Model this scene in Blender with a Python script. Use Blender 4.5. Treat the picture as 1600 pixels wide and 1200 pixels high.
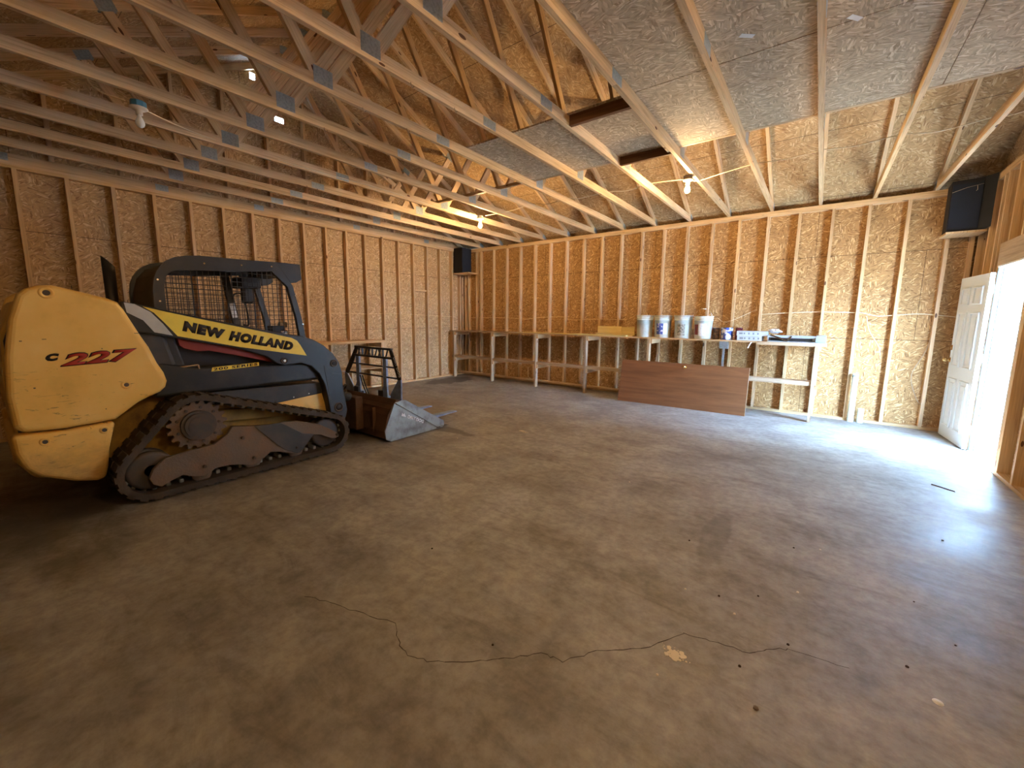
import bpy, bmesh, math, random
from mathutils import Vector, Matrix
R = random.Random(7)
for o in list(bpy.data.objects):
    bpy.data.objects.remove(o)
S = bpy.context.scene
COL = S.collection

# ------------------------------------------------------------------ camera
cd = bpy.data.cameras.new('camera'); cam = bpy.data.objects.new('camera', cd); COL.objects.link(cam)
F, YAW, PIT, ROL = 632.451, 0.6428, -0.1378, 0.0091
cd.sensor_fit = 'HORIZONTAL'; cd.sensor_width = 36.0; cd.lens = 36.0 * F / 1600.0
cd.shift_x = -1.967 / 1600.0; cd.shift_y = -15.144 / 1600.0
cd.clip_start = 0.05; cd.clip_end = 200
cy, sy, cp, sp = math.cos(YAW), math.sin(YAW), math.cos(PIT), math.sin(PIT)
fw = Vector((-sy * cp, cy * cp, sp)); rt = Vector((cy, sy, 0)); up = rt.cross(fw)
c_, s_ = math.cos(ROL), math.sin(ROL)
rt2 = c_ * rt + s_ * up; up2 = -s_ * rt + c_ * up
M = Matrix((rt2, up2, -fw)).transposed().to_4x4()
M.translation = Vector((7.4634, -7.7821, 1.4830))
cam.matrix_world = M
S.camera = cam

# ------------------------------------------------------------------ light
S.view_settings.view_transform = 'Standard'; S.view_settings.look = 'None'
S.view_settings.gamma = 1.0; S.view_settings.use_curve_mapping = False
S.view_settings.exposure = 1.28
W = bpy.data.worlds.new('world'); S.world = W; W.use_nodes = True
bg = W.node_tree.nodes['Background']
bg.inputs[0].default_value = (0.38, 0.63, 1.0, 1); bg.inputs[1].default_value = 46.0
sd = bpy.data.lights.new('sun', 'SUN'); sun = bpy.data.objects.new('sun', sd); COL.objects.link(sun)
sd.energy = 34; sd.angle = 0.009; sd.color = (1.0, 0.96, 0.9)
sun.rotation_euler = Vector((-0.55, -0.22, -2.03)).to_track_quat('-Z', 'Y').to_euler()
BULB_POWER = 800.0            # emission of each lit bulb's glass

# ------------------------------------------------------------------ helpers
ORG = Vector((0, 0, 0))
class MB:
    def __init__(s): s.v = []; s.f = []; s.uv = []; s.m = []; s.sm = []
    def add(s, vs, fs, uvs=None, mi=0, smooth=False):
        b = len(s.v); s.v += [tuple(v) for v in vs]
        for i, f in enumerate(fs):
            s.f.append([b + k for k in f]); s.m.append(mi); s.sm.append(smooth)
            s.uv.append(uvs[i] if uvs else [(0, 0)] * len(f))
        return s
    def beam(s, p, q, w, h, upv=(0, 0, 1), mi=0):
        """timber from p to q (centre line); w across, h along upv"""
        p, q = Vector(p), Vector(q); d = q - p; L = d.length; d = d / L
        a = d.cross(Vector(upv)).normalized(); u = a.cross(d).normalized()
        a *= w / 2; u *= h / 2
        vs = [p - a - u, p + a - u, p + a + u, p - a + u, q - a - u, q + a - u, q + a + u, q - a + u]
        fs = [(0, 1, 5, 4), (1, 2, 6, 5), (2, 3, 7, 6), (3, 0, 4, 7), (3, 2, 1, 0), (4, 5, 6, 7)]
        o1, o2 = R.random() * 40, R.random() * 40; uv = []
        off = 0
        for k in range(4):
            t = w if k % 2 == 0 else h
            uv.append([(o1, o2 + off), (o1, o2 + off + t), (o1 + L, o2 + off + t), (o1 + L, o2 + off)]); off += t + .07
        uv += [[(o1, o2), (o1 + .01, o2 + w), (o1 + .02, o2 + w), (o1 + .01, o2)]] * 2
        return s.add(vs, fs, uv, mi)
    def box(s, x0, x1, y0, y1, z0, z1, mi=0):
        L = [x1 - x0, y1 - y0, z1 - z0]; k = L.index(max(L)); c = Vector(((x0 + x1) / 2, (y0 + y1) / 2, (z0 + z1) / 2))
        e = Vector((0, 0, 0)); e[k] = L[k] / 2
        if k == 0: return s.beam(c - e, c + e, L[1], L[2], (0, 0, 1), mi)
        if k == 1: return s.beam(c - e, c + e, L[0], L[2], (0, 0, 1), mi)
        return s.beam(c - e, c + e, L[1], L[0], (1, 0, 0), mi)
    def prism(s, poly, ax, a, b, mi=0, smooth=False):
        """polygon in the two other axes (order x,y,z) extruded along axis ax from a to b"""
        n = len(poly)
        def P(pt, t):
            r = list(pt); r.insert(ax, t); return r
        vs = [P(p, a) for p in poly] + [P(p, b) for p in poly]
        area = sum(poly[i][0] * poly[(i + 1) % n][1] - poly[(i + 1) % n][0] * poly[i][1] for i in range(n))
        if ax == 1: area = -area
        idx = list(range(n))
        if (area > 0) != (b > a): pass
        else: pass
        cap1 = idx[::-1]; cap2 = [n + i for i in idx]
        sides = [(i, (i + 1) % n, n + (i + 1) % n, n + i) for i in range(n)]
        if (area > 0) != (b > a):
            cap1 = cap1[::-1]; cap2 = cap2[::-1]; sides = [t[::-1] for t in sides]
        s.add(vs, [cap1, cap2], None, mi, False)
        base = len(s.v) - 2 * n
        for t in sides:
            s.f.append([base + k for k in t]); s.m.append(mi); s.sm.append(smooth); s.uv.append([(0, 0)] * 4)
        return s
    def ring(s, outer, inner, ax, a, b, closed=True, mi=0):
        n = len(outer); m = n if closed else n - 1
        for i in range(m):
            j = (i + 1) % n
            s.prism([outer[i], outer[j], inner[j], inner[i]], ax, a, b, mi)
        return s
    def cyl(s, p, q, r, n=16, r2=None, mi=0, smooth=True, cap=True):
        p, q = Vector(p), Vector(q); d = (q - p).normalized(); r2 = r if r2 is None else r2
        a = d.orthogonal().normalized(); b = d.cross(a)
        vs = []
        for c, rr in ((p, r), (q, r2)):
            for i in range(n):
                t = 2 * math.pi * i / n; vs.append(c + a * (rr * math.cos(t)) + b * (rr * math.sin(t)))
        s.add(vs, [(i, (i + 1) % n, n + (i + 1) % n, n + i) for i in range(n)], None, mi, smooth)
        if cap:
            B = len(s.v) - 2 * n
            for f in (list(range(n))[::-1], [n + i for i in range(n)]):
                s.f.append([B + k for k in f]); s.m.append(mi); s.sm.append(False); s.uv.append([(0, 0)] * n)
        return s
    def tube(s, pts, r, n=8, mi=0):
        pts = [Vector(p) for p in pts]; rings = []; prev = None
        for i, p in enumerate(pts):
            d = (pts[min(i + 1, len(pts) - 1)] - pts[max(i - 1, 0)]).normalized()
            a = d.orthogonal().normalized() if prev is None else (prev - d * prev.dot(d)).normalized()
            prev = a; b = d.cross(a)
            rings.append([p + a * (r * math.cos(2 * math.pi * k / n)) + b * (r * math.sin(2 * math.pi * k / n)) for k in range(n)])
        vs = [v for g in rings for v in g]; fs = []
        for i in range(len(pts) - 1):
            for k in range(n):
                fs.append((i * n + k, i * n + (k + 1) % n, (i + 1) * n + (k + 1) % n, (i + 1) * n + k))
        fs.append(tuple(range(n))[::-1]); fs.append(tuple((len(pts) - 1) * n + k for k in range(n)))
        return s.add(vs, fs, None, mi, True)
    def lathe(s, prof, c, n=24, mi=0, axis='z', smooth=True):
        c = Vector(c); vs = []
        for r, h in prof:
            for k in range(n):
                t = 2 * math.pi * k / n; x, y = r * math.cos(t), r * math.sin(t)
                vs.append(c + (Vector((x, y, h)) if axis == 'z' else Vector((h, x, y))))
        fs = []
        for i in range(len(prof) - 1):
            for k in range(n):
                fs.append((i * n + k, i * n + (k + 1) % n, (i + 1) * n + (k + 1) % n, (i + 1) * n + k))
        return s.add(vs, fs, None, mi, smooth)
    def build(s, name, mat, parent=None, bevel=0, seg=2, org=None, fix=True):
        org = ORG if org is None else Vector(org)
        me = bpy.data.meshes.new(name)
        me.from_pydata([tuple(Vector(v) - org) for v in s.v], [], s.f)
        ul = me.uv_layers.new(name='UVMap')
        i = 0
        for uv in s.uv:
            for c in uv: ul.data[i].uv = c; i += 1
        for k, p in enumerate(me.polygons): p.material_index = s.m[k]; p.use_smooth = s.sm[k]
        for m in (mat if isinstance(mat, (list, tuple)) else [mat]): me.materials.append(m)
        if fix:
            b = bmesh.new(); b.from_mesh(me); bmesh.ops.recalc_face_normals(b, faces=b.faces); b.to_mesh(me); b.free()
        o = bpy.data.objects.new(name, me); COL.objects.link(o)
        if parent is not None: o.parent = parent
        if bevel:
            m = o.modifiers.new('bevel', 'BEVEL'); m.width = bevel; m.segments = seg; m.limit_method = 'ANGLE'; m.angle_limit = math.radians(40)
        return o

def tag(o, label=None, cat=None, group=None, kind=None):
    if label: o['label'] = label
    if cat: o['category'] = cat
    if group: o['group'] = group
    if kind: o['kind'] = kind
    return o
def empty(name, loc, label=None, cat=None, group=None, kind=None):
    global ORG
    o = bpy.data.objects.new(name, None); COL.objects.link(o); o.location = loc; o.empty_display_size = .1
    ORG = Vector(loc)
    return tag(o, label, cat, group, kind)
def free():
    global ORG
    ORG = Vector((0, 0, 0))
def copy_tree(o, parent=None):
    c = o.copy(); COL.objects.link(c)
    if parent is not None: c.parent = parent
    for ch in [x for x in bpy.data.objects if x.parent == o]: copy_tree(ch, c)
    return c
def text_quad(body, O, U, V, mat, name, parent, out, depth=.003, shear=0, bold=.0, spacing=1.0, wscale=1.0):
    """lettering stretched to the parallelogram O, U (full width), V (cap height); out = outward normal"""
    cu = bpy.data.curves.new('t', 'FONT'); cu.body = body; cu.size = 1; cu.offset = bold; cu.shear = shear; cu.space_character = spacing
    cu.resolution_u = 3
    to = bpy.data.objects.new('t', cu); COL.objects.link(to)
    dg = bpy.context.evaluated_depsgraph_get(); dg.update()
    me = bpy.data.meshes.new_from_object(to.evaluated_get(dg))
    bpy.data.objects.remove(to)
    xs = [v.co.x for v in me.vertices]; ys = [v.co.y for v in me.vertices]
    x0, x1, y0, y1 = min(xs), max(xs), min(ys), max(ys)
    b = bmesh.new(); b.from_mesh(me)
    bmesh.ops.remove_doubles(b, verts=b.verts, dist=1e-5)
    O, U, V, out = Vector(O), Vector(U), Vector(V), Vector(out)
    for v in b.verts:
        v.co = O + U * ((v.co.x - x0) / (x1 - x0)) + V * ((v.co.y - y0) / (y1 - y0)) - ORG
    g = bmesh.ops.extrude_face_region(b, geom=list(b.faces))
    for v in [e for e in g['geom'] if isinstance(e, bmesh.types.BMVert)]: v.co += out * depth
    bmesh.ops.recalc_face_normals(b, faces=b.faces)
    b.to_mesh(me); b.free(); me.materials.clear(); me.materials.append(mat)
    o = bpy.data.objects.new(name, me); COL.objects.link(o)
    if parent is not None: o.parent = parent
    return o

# ------------------------------------------------------------------ materials
def newmat(name):
    m = bpy.data.materials.new(name); m.use_nodes = True; nt = m.node_tree
    return m, nt, nt.nodes['Principled BSDF']
def N(nt, t, **kw):
    n = nt.nodes.new(t)
    for k, v in kw.items(): setattr(n, k, v)
    return n
def ramp(nt, fac, stops):
    r = N(nt, 'ShaderNodeValToRGB'); e = r.color_ramp.elements
    while len(e) < len(stops): e.new(.5)
    for i, (p, c) in enumerate(stops): e[i].position = p; e[i].color = (*c, 1) if len(c) == 3 else c
    nt.links.new(fac, r.inputs[0]); return r.outputs[0]
def mixc(nt, fac, a, b, mode='MIX'):
    m = N(nt, 'ShaderNodeMix', data_type='RGBA', blend_type=mode)
    for i, v in ((0, fac), (6, a), (7, b)):
        if isinstance(v, (int, float)): m.inputs[i].default_value = v
        elif isinstance(v, tuple): m.inputs[i].default_value = (*v, 1) if len(v) == 3 else v
        else: nt.links.new(v, m.inputs[i])
    return m.outputs[2]
def math_(nt, op, a, b=0.0, c=None):
    m = N(nt, 'ShaderNodeMath', operation=op)
    for i, v in enumerate((a, b, c)):
        if v is None: continue
        if isinstance(v, (int, float)): m.inputs[i].default_value = v
        else: nt.links.new(v, m.inputs[i])
    return m.outputs[0]
def noise(nt, vec, scale, detail=3, rough=.5, dist=0):
    n = N(nt, 'ShaderNodeTexNoise'); n.inputs['Scale'].default_value = scale; n.inputs['Detail'].default_value = detail
    n.inputs['Roughness'].default_value = rough; n.inputs['Distortion'].default_value = dist
    if vec is not None: nt.links.new(vec, n.inputs['Vector'])
    return n.outputs['Fac']
def mapping(nt, vec, scale=(1, 1, 1), rot=(0, 0, 0)):
    m = N(nt, 'ShaderNodeMapping'); m.inputs['Scale'].default_value = scale; m.inputs['Rotation'].default_value = rot
    nt.links.new(vec, m.inputs['Vector']); return m.outputs[0]
def objco(nt): return N(nt, 'ShaderNodeTexCoord').outputs['Object']
def bump(nt, h, st, dist=.01):
    b = N(nt, 'ShaderNodeBump'); b.inputs['Strength'].default_value = st; b.inputs['Distance'].default_value = dist
    nt.links.new(h, b.inputs['Height']); return b.outputs[0]

def mat_plain(name, col, rough=.5, metal=0, dirt=None, dirt_amt=.4, scale=6, bmp=0, spec=.5, lo=.45, hi=.7):
    m, nt, p = newmat(name)
    co = objco(nt)
    n1 = noise(nt, co, scale, 5, .6)
    c = mixc(nt, math_(nt, 'MULTIPLY', ramp(nt, n1, [(lo, (0, 0, 0)), (hi, (1, 1, 1))]), dirt_amt), tuple(col), tuple(dirt or [x * .6 for x in col]))
    nt.links.new(c, p.inputs['Base Color']); p.inputs['Roughness'].default_value = rough; p.inputs['Metallic'].default_value = metal
    p.inputs['Specular IOR Level'].default_value = spec
    if bmp: nt.links.new(bump(nt, noise(nt, co, scale * 12, 3), bmp), p.inputs['Normal'])
    return m

def mat_osb(name, plane, base, dark, light, seam_w=1.219, seams=True, seam_off=0.0, big=.35):
    m, nt, p = newmat(name)
    co = objco(nt); sx = N(nt, 'ShaderNodeSeparateXYZ'); nt.links.new(co, sx.inputs[0])
    a, b = {'xz': (0, 2), 'yz': (1, 2), 'xy': (0, 1)}[plane]
    cb = N(nt, 'ShaderNodeCombineXYZ'); nt.links.new(sx.outputs[a], cb.inputs[0]); nt.links.new(sx.outputs[b], cb.inputs[1])
    v = cb.outputs[0]
    wob = N(nt, 'ShaderNodeTexNoise'); wob.inputs['Scale'].default_value = 9; nt.links.new(v, wob.inputs['Vector'])
    wv = mixc(nt, .035, v, wob.outputs['Color'])
    vals = []
    for ang, sc in ((.3, (24, 105, 1)), (1.5, (21, 92, 1)), (-.65, (26, 112, 1)), (2.6, (19, 80, 1))):
        vo = N(nt, 'ShaderNodeTexVoronoi'); vo.inputs['Scale'].default_value = 1
        nt.links.new(mapping(nt, mapping(nt, wv, rot=(0, 0, ang)), sc), vo.inputs['Vector'])
        s2 = N(nt, 'ShaderNodeSeparateColor'); nt.links.new(vo.outputs['Color'], s2.inputs[0]); vals.append(s2.outputs[0])
    sel = N(nt, 'ShaderNodeTexVoronoi'); sel.inputs['Scale'].default_value = 14; nt.links.new(wv, sel.inputs['Vector'])
    s3 = N(nt, 'ShaderNodeSeparateColor'); nt.links.new(sel.outputs['Color'], s3.inputs[0])
    def pick(x, y, t): return mixc(nt, math_(nt, 'GREATER_THAN', s3.outputs[t], .5), x, y)
    f1 = pick(vals[0], vals[1], 0); f2 = pick(vals[2], vals[3], 1); f = pick(f1, f2, 2)
    sN = N(nt, 'ShaderNodeRGBToBW'); nt.links.new(f, sN.inputs[0]); f = sN.outputs[0]
    c = ramp(nt, f, [(0.0, dark), (.14, tuple(x * .8 for x in base)), (.5, base), (.8, tuple(x * 1.12 for x in base)), (.97, light)])
    n2 = noise(nt, v, 1.3, 4, .6)
    c = mixc(nt, big, c, ramp(nt, n2, [(.3, (.55, .5, .45)), (.7, (1.1, 1.08, 1.05))]), 'MULTIPLY')
    if seams:
        fr = math_(nt, 'FRACT', math_(nt, 'DIVIDE', math_(nt, 'ADD', sx.outputs[b], seam_off), seam_w))
        row = math_(nt, 'FLOOR', math_(nt, 'DIVIDE', math_(nt, 'ADD', sx.outputs[b], seam_off), seam_w))
        hl = math_(nt, 'LESS_THAN', fr, .005)
        fx = math_(nt, 'FRACT', math_(nt, 'ADD', math_(nt, 'DIVIDE', sx.outputs[a], 2.438), math_(nt, 'MULTIPLY', row, .5)))
        vl = math_(nt, 'LESS_THAN', fx, .002)
        c = mixc(nt, math_(nt, 'MAXIMUM', hl, vl), c, (.06, .03, .012))
    nt.links.new(c, p.inputs['Base Color']); p.inputs['Roughness'].default_value = .75; p.inputs['Specular IOR Level'].default_value = .3
    nt.links.new(bump(nt, f, .35, .004), p.inputs['Normal'])
    return m

def mat_wood(name, c1, c2, knot=(.12, .05, .02), rough=.65, vary=.13):
    m, nt, p = newmat(name)
    uv = N(nt, 'ShaderNodeTexCoord').outputs['UV']
    oi = N(nt, 'ShaderNodeObjectInfo').outputs['Random']
    ad = N(nt, 'ShaderNodeVectorMath', operation='ADD'); nt.links.new(uv, ad.inputs[0])
    cb = N(nt, 'ShaderNodeCombineXYZ'); nt.links.new(math_(nt, 'MULTIPLY', oi, 37), cb.inputs[0]); nt.links.new(math_(nt, 'MULTIPLY', oi, 11), cb.inputs[1])
    nt.links.new(cb.outputs[0], ad.inputs[1]); v = ad.outputs[0]
    g = noise(nt, mapping(nt, v, (1.6, 55, 1)), 1.0, 5, .6, .6)
    g2 = noise(nt, mapping(nt, v, (5, 160, 1)), 1.0, 3, .5)
    c = ramp(nt, g, [(.3, c2), (.48, c1), (.7, tuple(min(1, x * 1.12) for x in c1))])
    c = mixc(nt, .25, c, ramp(nt, g2, [(.35, (.6, .5, .4)), (.65, (1.1, 1.1, 1.1))]), 'MULTIPLY')
    vo = N(nt, 'ShaderNodeTexVoronoi'); vo.inputs['Scale'].default_value = 1; nt.links.new(mapping(nt, v, (2.4, 7, 1)), vo.inputs['Vector'])
    c = mixc(nt, math_(nt, 'LESS_THAN', vo.outputs['Distance'], .085), c, knot)
    # wane, stamps and weathering per board
    big = noise(nt, mapping(nt, v, (1.1, 3, 1)), 1, 3, .5)
    c = mixc(nt, .5, c, ramp(nt, big, [(.35, (.72, .66, .6)), (.62, (1.08, 1.06, 1.03))]), 'MULTIPLY')
    hsv = N(nt, 'ShaderNodeHueSaturation'); nt.links.new(c, hsv.inputs['Color'])
    nt.links.new(math_(nt, 'MULTIPLY_ADD', oi, vary * 2, 1 - vary), hsv.inputs['Value'])
    nt.links.new(math_(nt, 'MULTIPLY_ADD', math_(nt, 'FRACT', math_(nt, 'MULTIPLY', oi, 7.3)), .14, .90), hsv.inputs['Saturation'])
    nt.links.new(hsv.outputs[0], p.inputs['Base Color']); p.inputs['Roughness'].default_value = rough; p.inputs['Specular IOR Level'].default_value = .35
    nt.links.new(bump(nt, g, .15, .003), p.inputs['Normal'])
    return m

def mat_concrete():
    m, nt, p = newmat('stained concrete')
    co = objco(nt)
    n1 = noise(nt, co, .45, 6, .6, .4); n2 = noise(nt, co, 2.2, 6, .65, .3); n3 = noise(nt, co, 14, 4, .7); n4 = noise(nt, co, 60, 3, .6)
    c = ramp(nt, n1, [(.3, (.235, .215, .185)), (.5, (.31, .30, .275)), (.72, (.385, .385, .375))])
    c = mixc(nt, .75, c, ramp(nt, n2, [(.34, (.52, .48, .45)), (.5, (.92, .90, .88)), (.64, (1.18, 1.17, 1.14))]), 'MULTIPLY')
    c = mixc(nt, .65, c, ramp(nt, n3, [(.35, (.65, .62, .6)), (.6, (1.08, 1.06, 1.05))]), 'MULTIPLY')
    n5 = noise(nt, mapping(nt, co, (1.1, 3.2, 1), (0, 0, .25)), 1.6, 6, .7, .8)
    c = mixc(nt, .8, c, ramp(nt, n5, [(.30, (1.12, 1.12, 1.12)), (.52, (.98, .98, .98)), (.70, (.62, .60, .58))]), 'MULTIPLY')
    # wet / oily stain near the far corner
    sx = N(nt, 'ShaderNodeSeparateXYZ'); nt.links.new(co, sx.inputs[0])
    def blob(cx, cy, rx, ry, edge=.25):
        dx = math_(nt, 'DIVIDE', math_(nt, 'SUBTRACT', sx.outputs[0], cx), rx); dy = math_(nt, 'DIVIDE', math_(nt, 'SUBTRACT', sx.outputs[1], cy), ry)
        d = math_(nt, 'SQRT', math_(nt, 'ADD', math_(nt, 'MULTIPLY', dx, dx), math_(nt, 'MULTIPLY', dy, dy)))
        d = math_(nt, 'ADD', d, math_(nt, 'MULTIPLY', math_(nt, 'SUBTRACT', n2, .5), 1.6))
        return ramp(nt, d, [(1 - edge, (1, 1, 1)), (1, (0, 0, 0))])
    c = mixc(nt, math_(nt, 'MULTIPLY', blob(.55, -1.0, .42, .75), .75), c, (.035, .028, .025))
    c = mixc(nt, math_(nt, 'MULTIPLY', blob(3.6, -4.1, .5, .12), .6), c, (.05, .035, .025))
    c = mixc(nt, math_(nt, 'MULTIPLY', blob(7.02, -4.9, .09, .5), .35), c, (.09, .08, .07))
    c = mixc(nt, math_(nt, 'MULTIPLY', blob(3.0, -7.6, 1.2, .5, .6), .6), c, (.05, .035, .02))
    c = mixc(nt, math_(nt, 'MULTIPLY', blob(6.48, -6.25, .10, .14, .5), .10), c, (.5, .44, .36))
    nt.links.new(c, p.inputs['Base Color'])
    r = ramp(nt, n2, [(.35, (.50, .50, .50)), (.65, (.66, .66, .66))]); nt.links.new(r, p.inputs['Roughness'])
    p.inputs['Specular IOR Level'].default_value = .5
    h = math_(nt, 'ADD', math_(nt, 'MULTIPLY', n3, .6), math_(nt, 'MULTIPLY', n2, 1.0))
    nt.links.new(bump(nt, h, .35, .006), p.inputs['Normal'])
    return m

def mat_emit(name, col, st):
    m, nt, p = newmat(name)
    p.inputs['Base Color'].default_value = (*col, 1); p.inputs['Emission Color'].default_value = (*col, 1); p.inputs['Emission Strength'].default_value = st
    return m

OB, OD, OL = (.57, .38, .19), (.33, .19, .085), (.80, .62, .38)
M_osb_back = mat_osb('osb back wall', 'xz', (.47, .275, .115), (.24, .125, .05), (.76, .54, .28), seam_off=-.005)
M_osb_side = mat_osb('osb side wall', 'yz', OB, OD, OL, seam_off=-.005)
M_osb_roof = mat_osb('osb roof', 'xy', (.50, .33, .16), OD, (.7, .54, .32), seam_w=1.09)
M_osb_deck = mat_osb('osb attic deck', 'xy', (.56, .44, .29), (.38, .28, .17), (.80, .68, .50), seams=False)
M_wood = mat_wood('pine framing', (.68, .48, .26), (.50, .31, .14))
M_truss = mat_wood('pine truss', (.70, .51, .29), (.50, .32, .15), vary=.11)
M_woodgrey = mat_wood('weathered pine', (.48, .36, .23), (.34, .24, .14))
M_darkwood = mat_wood('dark brown pine', (.17, .08, .035), (.10, .045, .02))  # darker brown tone, used for the short blocks
M_concrete = mat_concrete()
M_galv = mat_plain('galvanised plate', (.42, .50, .53), .35, .6, (.2, .25, .27), .6, 60)
M_white = mat_plain('white door paint', (.80, .82, .82), .4, 0, (.6, .58, .52), .3, 3)
M_door = mat_plain('clean door paint', (.74, .80, .82), .38, 0, (.70, .76, .78), .3, 3)
M_brass = mat_plain('brass', (.75, .55, .25), .25, 1)
M_black = mat_plain('black paint', (.012, .013, .015), .45, 0, (.05, .04, .03), .3, 5)
M_navyblk = mat_plain('charcoal loader paint', (.016, .021, .024), .38, 0, (.07, .055, .04), .45, 4)
M_dkgrey = mat_plain('dusty dark panel', (.036, .040, .041), .5, 0, (.12, .09, .06), .5, 4)
M_yellow = mat_plain('yellow body paint', (.80, .50, .095), .42, 0, (.40, .22, .06), .55, 3.2, lo=.52, hi=.78)
def mat_yellow():
    m, nt, p = newmat('yellow body paint'); co = objco(nt)
    n1 = noise(nt, co, 2.6, 5, .6); n2 = noise(nt, mapping(nt, co, (1, 3, 14), (.35, 0, 0)), 2.2, 4, .7, 1.2); n3 = noise(nt, co, 1.1, 2, .5)
    c = ramp(nt, n1, [(.3, (.95, .64, .19)), (.55, (.90, .57, .13)), (.8, (.70, .42, .08))])
    scr = math_(nt, 'MULTIPLY', ramp(nt, n2, [(.60, (0, 0, 0)), (.66, (1, 1, 1))]), ramp(nt, n3, [(.50, (0, 0, 0)), (.60, (1, 1, 1))]))
    c = mixc(nt, math_(nt, 'MULTIPLY', scr, .75), c, (.13, .07, .03))
    gr = noise(nt, co, 5, 6, .75, .5); sx = N(nt, 'ShaderNodeSeparateXYZ'); nt.links.new(co, sx.inputs[0])
    low = ramp(nt, math_(nt, 'ADD', sx.outputs[2], math_(nt, 'MULTIPLY', gr, -.5)), [(.05, (1, 1, 1)), (.30, (0, 0, 0))])
    c = mixc(nt, math_(nt, 'MULTIPLY', low, .65), c, (.22, .13, .05))
    nt.links.new(c, p.inputs['Base Color']); p.inputs['Roughness'].default_value = .42; return m
M_yellow = mat_yellow()
M_yellow2 = mat_plain('dirty yellow frame', (.42, .25, .04), .6, 0, (.10, .05, .02), .8, 4)
M_decaly = mat_plain('yellow decal', (.92, .72, .09), .4)
M_silver = mat_plain('silver decal', (.55, .58, .56), .4)
M_letter = mat_plain('black lettering', (.012, .012, .014), .5)
M_red = mat_plain('red paint', (.30, .03, .015), .5)
M_redl = mat_plain('red lettering', (.42, .03, .02), .5)
M_rubber = mat_plain('dusty rubber', (.050, .040, .031), .85, 0, (.11, .072, .042), .75, 5, .3)
M_mud = mat_plain('muddy steel', (.15, .115, .08), .75, 0, (.22, .12, .06), .8, 5, .4)
M_steeld = mat_plain('hub steel', (.075, .068, .06), .55, .3, (.16, .10, .05), .6, 7)
M_steel = mat_plain('worn steel', (.36, .39, .38), .42, .55, (.12, .10, .08), .75, 6)
M_bright = mat_plain('polished steel', (.6, .6, .6), .25, 1)
M_rust = mat_plain('rusty brown steel', (.12, .062, .032), .8, 0, (.045, .025, .015), .8, 5, .3)
M_blue = mat_plain('blue grey paint', (.26, .37, .62), .5, 0, (.10, .12, .18), .6, 9)
M_olive = mat_plain('grimy cab back', (.11, .10, .065), .6, 0, (.06, .05, .03), .5, 4)
M_spk = mat_plain('navy black grille', (.010, .016, .028), .85)
M_spk2 = mat_plain('black cabinet', (.006, .006, .007), .7)
M_brown = None
M_pvc = mat_plain('pale pvc', (.72, .76, .66), .4)
M_wire = mat_plain('cream cable', (.78, .66, .45), .5)
M_wirey = mat_plain('yellowed cable', (.80, .60, .30), .5)
M_blueplast = mat_plain('blue plastic', (.05, .22, .42), .4)
M_porc = mat_plain('white porcelain', (.75, .74, .70), .3)
M_glassoff = mat_plain('frosted unlit glass', (.70, .74, .72), .25)
M_bulb_fill = mat_emit('added fill bulb', (1.0, .72, .40), BULB_POWER * .95)  # glass of the extra bulb added as fill light
M_bulb = mat_emit('lit bulb', (1.0, .66, .31), BULB_POWER)
M_siding = mat_plain('grey siding', (.33, .34, .35), .7)
M_ground = mat_plain('sunlit gravel', (.50, .48, .44), .9, 0, (.4, .37, .33), .5, 8)

def mat_brown():
    m, nt, p = newmat('brown flush door veneer'); co = objco(nt)
    g = noise(nt, mapping(nt, co, (1.2, 1, 16)), 1, 5, .6, .5)
    c = ramp(nt, g, [(.3, (.15, .058, .022)), (.55, (.22, .09, .035)), (.8, (.27, .12, .05))])
    nt.links.new(c, p.inputs['Base Color']); p.inputs['Roughness'].default_value = .45; return m
M_brown = mat_brown()

# ------------------------------------------------------------------ setting
X1, Y1 = 8.97, -8.97          # stud faces of right and front walls
ZT = 3.113                    # stud tops
TP = .076; SH = .011; SD = .089
free()
fl = MB().box(-.1, X1 + .1, Y1 - .1, .1, -.12, 0).build('floor', M_concrete); tag(fl, kind='structure')
gr = MB().box(-15, 45, -30, 40, -.30, -.03).build('ground', M_ground); tag(gr, kind='structure')

def stud_mesh(face):
    m = MB(); h = ZT - .038
    if face == 'back': m.beam((0, .0445, 0), (0, .0445, h), SD, .038, (1, 0, 0))
    else: m.beam((-.0445, 0, 0), (-.0445, 0, h), .038, SD, (1, 0, 0))
    return m
def studs(parent, face, places, flip=False):
    first = None
    for px, py in places:
        if first is None:
            first = stud_mesh(face).build('stud', M_wood, parent, org=(0, 0, 0)); o = first
        else:
            o = first.copy(); COL.objects.link(o)
        o.location = (px, py, .038)
# back wall
wb = MB().box(-.1, X1 + .1, .089, .10, 0, 3.19).build('wall_back', M_osb_back); tag(wb, kind='structure')
sx = [.577 + .4064 * n for n in range(-1, 21)]
studs(wb, 'back', [(x, 0) for x in sx] + [(.05, 0), (8.93, 0), (.44, .0)])
MB().beam((-.08, .0445, .019), (9.06, .0445, .019), SD, .038).build('bottom_plate', M_wood, wb)
MB().beam((-.08, .0445, ZT + .019), (9.06, .0445, ZT + .019), SD, .037).build('top_plate', M_wood, wb)
MB().beam((-.08, .0445, ZT + .057), (9.06, .0445, ZT + .057), SD, .037).build('top_plate', M_wood, wb)
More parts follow.
